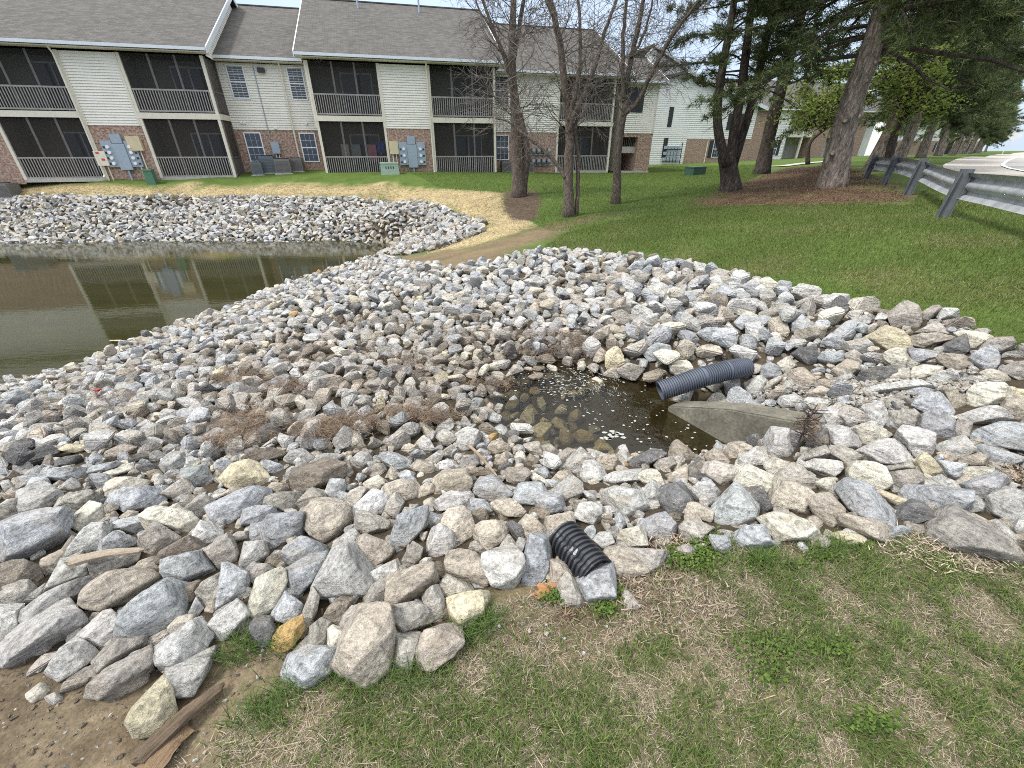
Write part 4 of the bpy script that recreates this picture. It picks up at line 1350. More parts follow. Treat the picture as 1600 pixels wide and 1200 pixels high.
# gravel and small chips
chips = []
def chip_patch(poly, n, smin, smax, seed, colf):
    rr = np.random.default_rng(seed); P = np.array(poly); lo, hi = P.min(0), P.max(0)
    X = rr.uniform(lo[0], hi[0], n); Y = rr.uniform(lo[1], hi[1], n); ok = in_poly(X, Y, poly); X, Y = X[ok], Y[ok]; Z = H(X, Y)
    C_ = pick_cols(len(X), rr, np.full(len(X), colf))
    for i in range(len(X)):
        s = rr.uniform(smin, smax) ; chips.append((X[i], Y[i], Z[i] + s * .3 + (0.03 if smin > .008 else 0), s, C_[i], 60000 + len(chips)))
chip_patch(GRAV_W, 2600, 0.009, 0.030, 41, 0.5)
chip_patch(FDIRT_W, 900, 0.002, 0.010, 42, 0.3)
chip_patch(FD2_W, 140, 0.004, 0.014, 43, 0.2)
def crumbs(poly, n, seed):
    rr = np.random.default_rng(seed); P = np.array(poly); lo, hi = P.min(0), P.max(0)
    X = rr.uniform(lo[0], hi[0], n); Y = rr.uniform(lo[1], hi[1], n); ok = in_poly(X, Y, poly); X, Y = X[ok], Y[ok]; Z = H(X, Y) + .018 * sn(X, Y, 4.0, 1) + .008 * sn(X, Y, 17.0, 2)
    for i in range(len(X)):
        s = .0025 + .009 * rr.random() ** 3
        chips.append((X[i], Y[i], Z[i] + s * .2, s, np.array((.125, .098, .070)) * rr.uniform(.85, 1.6), 70000 + len(chips)))
crumbs([(-2.2, .1), (-2.2, 1.2), (-.6, 1.1), (-.3, .5), (-.3, .1)], 2600, 51)
crumbs([(-.3, .1), (-.3, 1.0), (.5, 1.25), (2.2, 1.2), (2.2, .1)], 2400, 52)
me = stone_mass('gravel', chips, 2)
tagp(link_mesh('gravel', me, M['rock_stuff']), 'small gravel and stone chips between the rocks and on the bare soil', 'gravel', kind='stuff')

# ------------------------------------------------------------------ drain pipes and the concrete wingwall
def corrugated(name, pts, rad, pitch, label, mat, wall=0.012, dent=0.0):
    P = [Vector(p) for p in pts]
    L = sum((b - a).length for a, b in zip(P[:-1], P[1:]))
    n = int(L / pitch) * 6; sides = 36
    s = [0]
    for a, b in zip(P[:-1], P[1:]): s.append(s[-1] + (b - a).length)
    def at(t):
        for i in range(len(P) - 1):
            if t <= s[i + 1] or i == len(P) - 2:
                return P[i].lerp(P[i + 1], (t - s[i]) / (s[i + 1] - s[i]))
    path, rads = [], []
    for i in range(n + 1):
        t = L * i / n; ph = (i % 6) / 6
        path.append(at(t)); rads.append(rad * (1.0 if ph in (0, 1/6, 2/6) else 0.84))
    # inner bore back out, so the mouth shows thickness
    m = MB(); m.tube(path, rads, sides, caps=False)
    m.tube(path[::6], [rad * .86] * len(path[::6]), sides, caps=False)
    b0 = len(m.v); m.tube([path[0], path[0].lerp(path[1], .05)], [rads[0], rad * .86], sides, caps=False)
    if dent:
        v = m.v; ax = (P[-1] - P[0]).normalized(); e = Vector((0, 0, EYE))
        for i, q in enumerate(v):
            q = Vector(q); t = (q - P[0]).dot(ax); c_ = P[0] + ax * t; r_ = q - c_
            to = (e - c_); to -= ax * to.dot(ax); to.normalize(); w = ax.cross(to)
            k = math.exp(-((r_.dot(w) / rad - 0.15) / 0.16) ** 2) * max(0, r_.dot(to)) * dent * math.exp(-((t / L - 0.5) / 0.35) ** 2)
            v[i] = tuple(q - to * k)
    return tagp(m.build(name, mat, smooth=False), label, 'drain pipe')
M['pipe'] = plain('ribbed_black_plastic', (0.078, 0.092, 0.122), 0.30, var=0.2, spec=0.6)
M['pipe_dark'] = plain('ribbed_dull_plastic', (0.030, 0.033, 0.039), 0.42, var=0.2)
a_ = onz(1031, 611, -.36); b_ = onz(1100, 588, -.22); c_ = onz(1135, 579, -.185); d_ = onz(1165, 574, -.20)
corrugated('drain_pipe', [a_, b_, c_, d_], 0.094, 0.021, 'long black corrugated pipe slanting out of the rocks above the pool', M['pipe'])
a_ = onz(880, 836, .03); b_ = onz(932, 896, .03)
corrugated('pipe_stub', [a_, a_ + (b_ - a_) * 1.02, ], 0.083, 0.024, 'short dented black ribbed pipe stub poking out at the grass edge', M['pipe_dark'], dent=0.25)

w0 = onz(1040, 640, POOL_Z); w1 = onz(1150, 702, POOL_Z); 
wd = (w1 - w0); wd[2] = 0; wl = np.linalg.norm(wd); wd /= wl
wn = np.array([-wd[1], wd[0], 0]);
if wn[0] < 0: wn = -wn
w1 = w0 + wd * (wl + 0.40)
def wp(t, off, z): 
    p = w0 + wd * t + wn * off; return (p[0], p[1], z)
m = MB()
Lw = wl + 0.40
pts = []
for off in (0, 0.20):
    pts.append([wp(0, off, -.95), wp(Lw, off, -.95), wp(Lw, off, -.02), wp(Lw * .5, off, -.20), wp(0.02, off, POOL_Z + .05)])
n5 = 5; b0 = len(m.v); m.v += pts[0] + pts[1]
m.f += [tuple(range(4, -1, -1)), tuple(range(5, 10))] + [(i, (i + 1) % 5, 5 + (i + 1) % 5, 5 + i) for i in range(5)]
wing = m.build('concrete_wingwall', M['headwall'])
import bmesh
bm = bmesh.new(); bm.from_mesh(wing.data)
bmesh.ops.recalc_face_normals(bm, faces=bm.faces)
bmesh.ops.bevel(bm, geom=list(bm.edges), offset=0.012, segments=2, affect='EDGES')
bmesh.ops.triangulate(bm, faces=bm.faces)
bmesh.ops.subdivide_edges(bm, edges=list(bm.edges), cuts=3, use_grid_fill=True)
for v in bm.verts:
    k = 0.006 * math.sin(v.co.x * 31 + v.co.z * 23) * math.sin(v.co.y * 27 + 2) + 0.003 * math.sin(v.co.x * 90 + v.co.y * 70 + v.co.z * 110)
    v.co += v.normal * k
bm.to_mesh(wing.data); bm.free()
tagp(wing, 'sloping stained concrete wingwall beside the small pool', 'wingwall')

# foam flecks on the pool
m = MB(); rf = random.Random(3)
def fleck(px, py, r):
    p = onz(px, py, POOL_Z + 0.004); n = rf.randint(6, 9); a0 = rf.random() * 6
    m.poly([(p[0] + math.cos(a0 + 6.283 * k / n) * r * rf.uniform(.6, 1.25) * 1.25, p[1] + math.sin(a0 + 6.283 * k / n) * r * rf.uniform(.6, 1.25), p[2]) for k in range(n)])
for _ in range(120):
    u = rf.uniform(880, 1135); v_ = rf.uniform(618, 708)
    if in_poly([u], [v_], [(885,640),(960,618),(1040,628),(1060,648),(1140,698),(1110,708),(960,706),(930,670)])[0]:
        fleck(u, v_, rf.uniform(.003, .012))
for _ in range(90):
    u = rf.gauss(905, 42); v_ = rf.gauss(596, 16)
    if v_ < 570 or v_ > 640: continue
    fleck(u, v_, rf.uniform(.004, .013))
for _ in range(14): fleck(rf.gauss(960, 9), rf.gauss(680, 5), .018)
# curved streaks of foam where the water swirls
def streak(pts, w):
    P = [onz(u, v_, POOL_Z + 0.005) for u, v_ in pts]
    for a, b in zip(P[:-1], P[1:]):
        d = (b - a); n = np.array([-d[1], d[0], 0]); n = n / (np.linalg.norm(n) + 1e-9) * w
        m.poly([tuple(a - n), tuple(b - n), tuple(b + n), tuple(a + n)])
for k in range(260):
    u = rf.gauss(905, 45); v_ = rf.gauss(600, 20)
    if not in_poly([u], [v_], [(815,640),(845,575),(900,565),(955,580),(985,612),(960,640),(900,650),(850,668)])[0]: continue
    th = math.atan2(v_ - 655, (u - 868)) + 1.57 + rf.gauss(0, .35); n = rf.randint(1, 2); L = rf.uniform(2, 6); q = [(u, v_)]
    for _ in range(n):
        th += rf.gauss(.12, .25); q.append((q[-1][0] + L * math.cos(th), q[-1][1] + L * .62 * math.sin(th)))
    streak(q, rf.uniform(.0006, .0018))
for k in range(90):       # froth caught along the stones
    u = rf.gauss(880, 55); v_ = rf.gauss(583, 9); fleck(u, v_, rf.uniform(.003, .012))
tagp(m.build('foam_flecks', M['foam']), 'white foam flecks and streaks floating on the pool', 'foam', kind='stuff')

# ------------------------------------------------------------------ apartment building across the pond
ROT = math.radians(14)
BA = hit1(370, 277); BA[2] = 0.3; BA[:2] = onz(370, 277, .3)[:2]
def siding(m, x0, x1, z0, z1, y, course=0.115):
    z = z0
    while z < z1 - 0.01:
        t = min(z + course, z1)
        m.poly([(x0, y - .042, z), (x1, y - .042, z), (x1, y, t), (x0, y, t)])
        m.poly([(x0, y + .002, z), (x1, y + .002, z), (x1, y - .042, z), (x0, y - .042, z)])
        z = t
def siding_side(m, x, y0, y1, z0, z1, s=1, course=0.115):
    z = z0
    while z < z1 - 0.01:
        t = min(z + course, z1)
        m.poly([(x + .016 * s, y0, z), (x + .016 * s, y1, z), (x, y1, t), (x, y0, t)])
        m.poly([(x, y0, z), (x, y1, z), (x + .016 * s, y1, z), (x + .016 * s, y0, z)])
        z = t
def window(root, x0, x1, z0, z1, y, shutters=False):
    fw = .06
    fr = MB()
    fr.box(x0, x0 + fw, y - .05, y, z0, z1).box(x1 - fw, x1, y - .05, y, z0, z1).box(x0 + fw, x1 - fw, y - .05, y, z0, z0 + fw).box(x0 + fw, x1 - fw, y - .05, y, z1 - fw, z1)
    zm = (z0 + z1) / 2
    fr.box(x0 + fw, x1 - fw, y - .045, y, zm - .03, zm + .03)
    fo = fr.build('window', M['white'], root)
    g = MB(); g.poly([(x0 + fw, y - .020, z0 + fw), (x1 - fw, y - .020, z0 + fw), (x1 - fw, y - .020, z1 - fw), (x0 + fw, y - .020, z1 - fw)])
    g.build('glass', M['glass'], fo)
    mu = MB()
    for k in (1, 2):
        xx = x0 + fw + (x1 - x0 - 2 * fw) * k / 3
        mu.box(xx - .0045, xx + .0045, y - .034, y - .022, z0 + fw, zm - .03).box(xx - .0045, xx + .0045, y - .034, y - .022, zm + .03, z1 - fw)
    for za, zb in ((z0 + fw, zm - .03), (zm + .03, z1 - fw)):
        xx = (za + zb) / 2
        mu.box(x0 + fw, x1 - fw, y - .032, y - .0225, xx - .0045, xx + .0045)
    mu.build('muntins', M['white'], fo)
    if shutters:
        MB().box(x0 - .42, x0 - .02, y - .04, y, z0, z1).build('shutter', M['black'], root)
        MB().box(x1 + .02, x1 + .42, y - .04, y, z0, z1).build('shutter', M['black'], root)
def porch(root, x0, x1, y, z0, z1, low, right_return=False):
    """screened porch bay: posts, railing, mullions, screen, the room behind"""
    pw = .13
    for xa in (x0, x1 - pw): MB().box(xa, xa + pw, y - .03, y + .10, z0, z1).build('porch_post', M['cream'], root)
    rl = MB(); zr = z0 + 1.02
    rl.box(x0 + pw, x1 - pw, y + .00, y + .06, zr - .07, zr).box(x0 + pw, x1 - pw, y + .0, y + .05, z0 + .05, z0 + .12)
    n = int((x1 - x0 - 2 * pw) / .118)
    for i in range(n):
        xx = x0 + pw + (i + .5) * (x1 - x0 - 2 * pw) / n
        rl.box(xx - .019, xx + .019, y + .01, y + .045, z0 + .12, zr - .07)
    rl.build('railing', M['rail'], root)
    mu = MB(); W = x1 - x0 - 2 * pw
    for k in (1, 2):
        xx = x0 + pw + W * k / 3; mu.box(xx - .05, xx + .05, y + .052, y + .12, z0 + .02, z1)
    mu.box(x0 + pw, x0 + pw + .05, y + .065, y + .12, z0 + .02, z1).box(x1 - pw - .05, x1 - pw, y + .065, y + .12, z0 + .02, z1)
    mu.build('porch_mullions', M['mullion'], root)
    sc = MB(); sc.poly([(x0 + pw, y + .063, z0), (x1 - pw, y + .063, z0), (x1 - pw, y + .063, z1), (x0 + pw, y + .063, z1)])
    sc.build('insect_screen', M['screen'], root)
    rm = MB(); yb = y + 1.75
    rm.poly([(x0, yb, z0), (x1, yb, z0), (x1, yb, z1), (x0, yb, z1)])
    if not right_return: rm.poly([(x1 - .01, y + .12, z0), (x1 - .01, yb, z0), (x1 - .01, yb, z1), (x1 - .01, y + .12, z1)])
    rm.poly([(x0 + .01, y + .12, z0), (x0 + .01, yb, z0), (x0 + .01, yb, z1), (x0 + .01, y + .12, z1)])
    rm.build('porch_inner_wall', M['inner_low'] if low else M['inner'], root)
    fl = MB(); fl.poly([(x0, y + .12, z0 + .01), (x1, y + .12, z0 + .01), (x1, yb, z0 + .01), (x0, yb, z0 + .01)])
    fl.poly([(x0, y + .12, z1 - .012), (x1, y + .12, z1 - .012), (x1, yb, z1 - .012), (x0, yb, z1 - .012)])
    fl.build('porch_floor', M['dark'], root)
    dr = MB(); xa = x0 + .40 * (x1 - x0); xb = xa + 1.75
    for q in (xa, (xa + xb) / 2 - .04, xb - .08): dr.box(q, q + .08, yb - .06, yb - .01, z0 + .03, z0 + 2.1)
    dr.box(xa, xb, yb - .055, yb - .01, z0 + 2.1, z0 + 2.18)
    d = dr.build('patio_door', M['white'], root)
    g = MB(); g.poly([(xa + .06, yb - .03, z0 + .05), (xb - .06, yb - .03, z0 + .05), (xb - .06, yb - .03, z0 + 2.1), (xa + .06, yb - .03, z0 + 2.1)]); g.build('glass', M['glass'], d)
def roof_slab(root, x0, x1, ye, ze, yr, slope=.5, both=True, name='roof', mat='shingle'):
    """pitched roof: front slope from the eave to the ridge, and the slope behind"""
    zr = ze + slope * (yr - ye); t = .16
    m = MB()
    m.prism([(x0, ye, ze), (x0, yr, zr), (x0, yr, zr + t), (x0, ye, ze + t)], (x1 - x0, 0, 0))
    if both:
        m.prism([(x0, yr, zr), (x0, 2 * yr - ye, ze), (x0, 2 * yr - ye, ze + t), (x0, yr, zr + t)], (x1 - x0, 0, 0))
    r = m.build(name, M[mat], root)
    rg = MB(); rg.box(x0, x1, yr - .12, yr + .12, zr + t - .03, zr + t + .03); rg.build('ridge_cap', M['shingle'], r)
    gt = MB(); gt.box(x0, x1, ye - .12, ye - .003, ze + .0, ze + .13); gt.build('gutter', M['gutter'], root)
    so = MB(); so.box(x0 + .02, x1 - .02, ye + .0, ye + .55, ze - .06, ze - .02); so.build('soffit', M['cream'], root)
    return zr
def rake(root, x, ye, ze, yr, s, slope=.5, col='gutter'):
    zr = ze + slope * (yr - ye)
    m = MB(); y2 = 2 * yr - ye
    m.prism([(x, ye - .02, ze - .10), (x, yr, zr - .10), (x, yr, zr + .17), (x, ye - .02, ze + .17)], (.05 * s, 0, 0))
    m.prism([(x, yr, zr - .10), (x, y2, ze - .10), (x, y2, ze + .17), (x, yr, zr + .17)], (.05 * s, 0, 0))
    m.build('rake_board', M[col], root)
def downspout(root, x, y, z1, z0=0.05, mat='cream'):
    MB().tube([(x, y - .35, z1 + .12), (x, y - .30, z1), (x, y - .07, z1 - .25), (x, y - .07, z0 + .15), (x, y - .20, z0 + .02)], .045, 8).build('downspout', M[mat], root)

bA = empty('apartment_building', tuple(BA), ROT)
tagp(bA, 'long two-storey apartment building with screened porches facing the pond', 'building')
LOW, MID, UP, EAVE = 0.0, 2.73, 2.99, 5.42
core = MB()  # unseen solid boxes behind the walls, added to block light leaks
core.box(-30, -9.75, 0.02, 16, 0, 5.4)
core.box(-30, 0, 1.80, 16, 0.0, 5.4).box(0, 4.72, 1.62, 16, 0, 5.4).box(4.72, 14.85, 1.81, 16, 0, 5.4).box(14.85, 19.3, 1.62, 16, 0, 5.4).box(19.3, 23.9, 3.42, 16, 0, 5.4)
core.build('wall_core', M['siding'], bA)
class Panels:
    def __init__(s, fn, name, mat): s.fn, s.name, s.mat = fn, name, mat
    def box(s, *a):
        m = MB(); m.box(*a); m.build(s.name, M[s.mat], bA); return s
def siding_panel(*a):
    m = MB(); siding(m, *a); m.build('siding_wall', M['siding'], bA)
br = Panels(None, 'brick_wall', 'brick')
# projecting left wing
for (u0, u1) in ((-6.05, -3.70),):
    siding_panel(u0, u1, 2.42, 5.4, 0.0); br.box(u0, u1, 0, 1.8, -.2, 2.42)
siding_panel(-30, -9.75, 2.42, 5.4, 0.0); br.box(-30, -9.75, 0.0, .02, -.2, 2.42)
# recess with windows
siding_panel(0.0, 4.72, 2.35, 5.4, 1.60); br.box(0.0, 4.72, 1.59, 1.62, -.2, 2.35)
siding_panel(8.42, 11.0, 2.42, 5.4, 0.0); br.box(8.42, 11.0, 0.0, 1.8, -.2, 2.42)
siding_panel(14.86, 19.3, 2.35, 5.4, 1.60); br.box(14.86, 19.3, 1.59, 1.62, -.2, 2.35)
siding_panel(23.9, 26.4, 2.35, 5.1, 1.60); br.box(25.3, 26.4, 1.6, 4.5, -.3, 2.35); br.box(23.9, 25.3, 1.6, 1.9, 2.12, 2.35)
# porch bays
for (x0, x1, y) in ((-9.75, -6.05, 0.0), (-3.70, 0.0, 0.0), (4.72, 8.42, 0.0), (11.0, 14.85, 0.0), (19.3, 23.25, 1.6)):
    porch(bA, x0, x1, y, LOW, MID, True); porch(bA, x0, x1, y, UP, EAVE, False)
    MB().box(x0 - .04, x1 + .04, y - .045, y + .13, MID, UP).build('floor_band', M['cream'], bA)
    MB().box(x0, x1, y - .02, y + .15, -.12, .05).build('porch_sill', M['concrete'], bA)
# return sides of the two projecting porches
for xr in (0.0, 14.85):
    rs = MB()
    for (z0, z1) in ((LOW, MID), (UP, EAVE)):
        rs.box(xr + .002, xr + .06, .10, .16, z0, z1).box(xr + .002, xr + .06, 1.5, 1.59, z0, z1).box(xr + .002, xr + .05, .16, 1.5, z0 + .95, z0 + 1.02)
        for k in range(11):
            yy = .22 + k * .118; rs.box(xr + .005, xr + .035, yy, yy + .035, z0 + .1, z0 + .95)
    rs.build('side_railing', M['mullion'], bA)
    s2 = MB()
    for (z0, z1) in ((LOW, MID), (UP, EAVE)): s2.poly([(xr + .004, .1, z0), (xr + .004, 1.59, z0), (xr + .004, 1.59, z1), (xr + .004, .1, z1)])
    s2.build('side_screen', M['screen'], bA)
    MB().box(xr + .001, xr + .05, .131, 1.59, MID, UP).build('side_band', M['cream'], bA)
for (x0, x1, z0, z1) in ((.50, 1.36, 3.80, 5.32), (3.48, 4.32, 3.80, 5.32), (.50, 1.40, .72, 2.22), (3.42, 4.30, .70, 2.22),
                         (15.15, 16.05, 3.8, 5.3), (15.15, 16.05, .75, 2.2)):
    window(bA, x0, x1, z0, z1, 1.585)
# corner boards
cb = Panels(None, 'corner_board', 'cream')
for (x, y) in ((4.70, -.02), (8.42, -.02), (-6.05, -.02), (-3.76, -.02), (11.0, -.02), (26.36, 1.57)):
    cb.box(x - .05, x + .05, y - .02, y + .01, 2.42, 5.4)
# roofs
roof_slab(bA, -30, .38, -.5, 5.55, 7.1)
rake(bA, .385, -.5, 5.55, 7.1, 1)
roof_slab(bA, .02, 4.45, 1.1, 5.50, 8.2)
roof_slab(bA, 4.36, 15.35, -.5, 5.55, 7.1)
rake(bA, 15.352, -.5, 5.55, 7.1, 1); rake(bA, 4.358, -.5, 5.55, 7.1, -1)
roof_slab(bA, 15.0, 24.2, 1.1, 5.42, 8.1)
rake(bA, 24.21, 1.1, 5.42, 8.1, 1)
roof_slab(bA, 24.0, 26.75, 1.15, 5.15, 4.6, name='entry_roof')
rake(bA, 26.755, 1.15, 5.15, 4.6, 1)
# gable ends above the lower roofs
def gable(x, s, y0, z0, yr, slope=.5):
    gb = MB(); zr = z0 + slope * (yr - y0); z = z0
    while z < zr - .05:
        t = min(z + .115, zr); ya = y0 + (z - z0) / slope; yb2 = 2 * yr - ya; ya2 = y0 + (t - z0) / slope; yb3 = 2 * yr - ya2
        gb.poly([(x + .016 * s, ya, z), (x + .016 * s, yb2, z), (x, yb3, t), (x, ya2, t)])
        gb.poly([(x, ya, z), (x, yb2, z), (x + .016 * s, yb2, z), (x + .016 * s, ya, z)])
        z = t
    gb.build('gable_siding', M['siding'], bA)
gable(.16, 1, -.05, 5.42, 7.1); gable(4.60, -1, -.05, 5.42, 7.1); gable(15.1, 1, -.05, 5.42, 7.1); gable(24.0, 1, 1.6, 5.35, 8.1); gable(26.41, 1, 1.62, 5.1, 4.6)
siding_side_m = MB(); siding_side(siding_side_m, 24.0, 4.6, 16, 0, 5.4); siding_side_m.build('end_siding', M['siding'], bA); siding_side_m = MB(); siding_side(siding_side_m, 26.41, 1.6, 7.5, 2.35, 5.1); siding_side_m.build('end_siding', M['siding'], bA)
MB().box(23.98, 26.4, 4.4, 7.5, 0, 5.1).build('entry_back_wall', M['inner'], bA)
# entry: black panel painting the shade of the screened opening above, open breezeway below
e = MB(); e.box(24.05, 25.35, 1.555, 1.58, 3.55, 4.95); e.build('opening_shade_panel', M['black'], bA)
e = MB(); e.box(24.0, 25.3, 1.9, 3.6, 1.15, 1.55)
e.build('stair_landing', M['concrete'], bA)
e = MB()
for k in range(9): e.box(24.05 + k * .14, 24.08 + k * .14, 1.95, 2.0, 1.55, 2.12)
e.build('stair_railing', M['mullion'], bA)
MB().box(23.9, 26.4, 1.5, 4.4, -.25, .02).build('entry_slab', M['concrete'], bA)
MB().box(23.86, 24.0, 1.55, 4.4, 0, 5.1).build('entry_post', M['cream'], bA)
# downspouts, vents, lamps, small fittings
downspout(bA, -6.12, -.12, 5.5); downspout(bA, 3.22, 1.48, 5.45); downspout(bA, 10.95, -.12, 5.5)
for q in (7.6, 11.3): MB().tube([(q, 6.0, 8.6), (q, 6.0, 9.75)], .06, 8).build('vent_pipe', M['grey_metal'], bA)
MB().box(2.05, 2.40, 1.40, 1.58, 5.0, 5.22).build('flood_light', M['black'], bA)
v = Panels(None, 'wall_vent', 'white'); v.box(.52, .62, 1.5, 1.58, 2.62, 2.72).box(.68, .78, 1.5, 1.58, 2.62, 2.72).box(3.9, 4.02, 1.48, 1.58, 2.62, 2.74).box(2.2, 2.35, 1.5, 1.58, 2.38, 2.5)
MB().tube([(1.85, 1.55, 5.3), (1.85, 1.55, 1.9)], .025, 6).build('conduit', M['grey_metal'], bA)

BM_ = Matrix.Translation(Vector(BA)) @ Matrix.Rotation(ROT, 4, 'Z')
def put(o, u, y, z=None):
    w = BM_ @ Vector((u, y, 0))
    o.location = (w.x, w.y, (hz(w.x, w.y) if z is None else BA[2] + z)); o.rotation_euler = (0, 0, ROT)
    return o
def meter_bank(u, label, n=4):
    t = put(empty('meter_bank'), u, 0, 0); tagp(t, label, 'electric meters', 'electric meter banks on the brick walls')
    MB().box(-.27, .27, -.20, -.02, .42, 1.62).box(-.04, .04, -.14, -.06, -.3, .42).build('main_box', M['grey_metal'], t)
    MB().box(-.24, .22, -.16, -.02, 1.64, 2.05).build('top_box', M['grey_metal'], t)
    for sx in (-1, 1):
        c = MB().box(sx * .52 - .24, sx * .52 + .24, -.15, -.02, .55, 1.75).build('meter_panel', M['grey_metal'], t)
        for k in range(n):
            z = .72 + k * 1.0 / n; MB().tube([(sx * .48, -.15, z), (sx * .48, -.25, z)], .075, 14).build('meter_dial', M['white'], c)
            z = .70 + k * 1.0 / n; MB().box(sx * .66 - .05, sx * .66 + .05, -.165, -.151, z - .04, z + .05).build('breaker', M['black'], c)
    return t
meter_bank(-5.0, 'grey electric meter bank on the brick wall nearest the left end', 4)
meter_bank(9.75, 'grey electric meter bank on brick beside the porch with hanging laundry', 3)
def wallbox(name, u, z0, z1, w, mat, label, cat='utility box', y=0, dep=.2, red=False, pipes=True):
    t = put(empty(name), u, y, 0); tagp(t, label, cat)
    MB().box(-w / 2, w / 2, -dep - .02, -.02, z0, z1).build('cover', M[mat], t)
    if pipes: MB().tube([(-w * .2, -.1, z0), (-w * .2, -.1, -.1)], .035, 8).tube([(w * .2, -.1, z0), (w * .2, -.1, -.1)], .03, 8).build('conduits', M['cream'], t)
    if red: MB().box(-w * .4, 0, -dep - .026, -dep - .021, z1 - .12, z1 - .04).box(0, w * .3, -dep - .026, -dep - .021, (z0 + z1) / 2 - .1, (z0 + z1) / 2).build('warning_label', M['red'], t)
wallbox('utility_box', -4.25, 1.30, 1.95, .62, 'beige', 'beige utility box on brick beside the left meter bank')
wallbox('phone_box', -5.95, .62, 1.28, .5, 'cream', 'small white cabinet with red labels left of the meters', red=True)
wallbox('utility_box', 8.72, 1.12, 1.80, .5, 'beige', 'beige utility box right of the porch with hanging laundry')
wallbox('disconnect_box', 2.05, 1.15, 1.75, .42, 'grey_metal', 'grey electrical box between the two recessed windows', y=1.6)
def pedestal(name, u, y, w, d, h, mat, label, vents=True):
    t = put(empty(name), u, y); tagp(t, label, 'utility cabinet')
    m = MB(); m.prism([(-w / 2, -d / 2, -.1), (w / 2, -d / 2, -.1), (w / 2 * .93, -d / 2, h), (-w / 2 * .93, -d / 2, h)], (0, d, 0)); m.build('cabinet_body', M[mat], t)
    MB().box(-w / 2 * .98, w / 2 * .98, -d / 2 - .03, d / 2 + .03, h - .02, h + .05).build('lid', M[mat], t)
    if vents:
        v = MB()
        for k in range(4): v.box(-w * .22 + k * w * .13, -w * .16 + k * w * .13, -d / 2 - .008, -d / 2 - .002, h * .5, h * .72)
        v.build('vent_slots', M['green_box'], t)
pedestal('transformer_box', 8.35, -1.0, 1.05, .6, .55, 'mint', 'pale green cabinet on the grass below the beige utility box')
pedestal('cable_pedestal', -3.9, -.6, .42, .35, .62, 'green_ped', 'small green pedestal box at the brick wall by the left meters', False)
def ac_unit(u, y, w, h, mat, label, grp='air conditioner units outside the building'):
    t = put(empty('air_conditioner'), u, y); tagp(t, label, 'air conditioner', grp)
    MB().box(-w / 2, w / 2, -w / 2, w / 2, 0.0, h).build('casing', M[mat], t)
    g = MB()
    for k in range(9):
        z = .08 + k * (h - .16) / 9; g.box(-w / 2 + .04, w / 2 - .04, -w / 2 - .012, -w / 2 - .001, z, z + .03)
    g.build('louvres', M['mullion'], t)
    MB().tube([(0, 0, h), (0, 0, h + .04)], w * .4, 18).build('fan_guard', M['black'], t)
    MB().box(-w / 2 - .06, w / 2 + .06, -w / 2 - .06, w / 2 + .06, -.15, -.001).build('pad', M['concrete'], t)
ac_unit(1.05, .55, .55, .62, 'ac_blue', 'small slate blue air conditioner, left front one of the recess')
ac_unit(1.55, 1.05, .75, .85, 'ac_blue', 'larger slate blue air conditioner against the recessed brick wall')
ac_unit(2.45, .55, .80, .72, 'ac', 'taupe air conditioner unit below the recessed windows')
ac_unit(3.05, 1.05, .70, .68, 'ac', 'dark taupe air conditioner behind the lighter taupe one')
ac_unit(-10.4, -.6, .85, .65, 'ac', 'grey air conditioner at the far left end of the building')
ac_unit(-11.2, -.5, .75, .85, 'ac_blue', 'dark air conditioner cut by the left picture edge')
ac_unit(15.7, 1.0, .62, .62, 'ac', 'dark air conditioner below the window behind the bare tree')
ac_unit(17.2, 1.0, .62, .62, 'ac', 'dark air conditioner right of the bare tree trunk')
t = put(empty('meter_bank'), 18.3, 1.6, 0); tagp(t, 'cluster of small round gas meters on brick between bare trees', 'gas meters')
for r_ in range(2):
    for k in range(4): d = MB(); d.box(-.75 + k * .36, -.50 + k * .36, -.26, -.05, .55 + r_ * .62, .82 + r_ * .62); d.build('gas_meter', M['ac'], t)
for r_ in range(2):
    for k in range(4): d = MB(); d.tube([(-.62 + k * .36, -.26, .72 + r_ * .62), (-.62 + k * .36, -.30, .72 + r_ * .62)], .10, 12); d.build('meter_dial', M['grey_metal'], t)
MB().tube([(-.9, -.12, 0), (-.9, -.12, 1.5)], .03, 6).tube([(-.9, -.12, .45), (.8, -.12, .45)], .03, 6).tube([(-.9, -.12, 1.07), (.8, -.12, 1.07)], .03, 6).build('meter_pipes', M['grey_metal'], t)
# laundry drying inside the lower porch
for (u, w, z0, z1, mat, lab) in ((5.95, .42, 1.0, 1.62, 'whitecloth', 'pale towel, first on the left in the screened porch'), (6.55, .52, .95, 1.62, 'greycloth', 'grey towel hanging in the screened porch'),
                           (7.45, .5, .75, 1.62, 'pink', 'pink towel hanging inside the lower screened porch'), (7.95, .42, 1.2, 1.75, 'blue', 'blue cloth hanging at the right of the pink towel')):
    m = MB()
    for k in range(6):
        xa, xb = -w / 2 + w * k / 6, -w / 2 + w * (k + 1) / 6; ya, yb = .03 * math.sin(k * 1.9), .03 * math.sin((k + 1) * 1.9)
        m.prism([(xa, ya, z0 + .04 * math.sin(k)), (xb, yb, z0 + .04 * math.sin(k + 1)), (xb, yb, z1), (xa, ya, z1)], (0, .012, 0))
    o = tagp(put(m.build('towel', M[mat]), u, .55, 0), lab, 'towel', 'laundry in the porch')

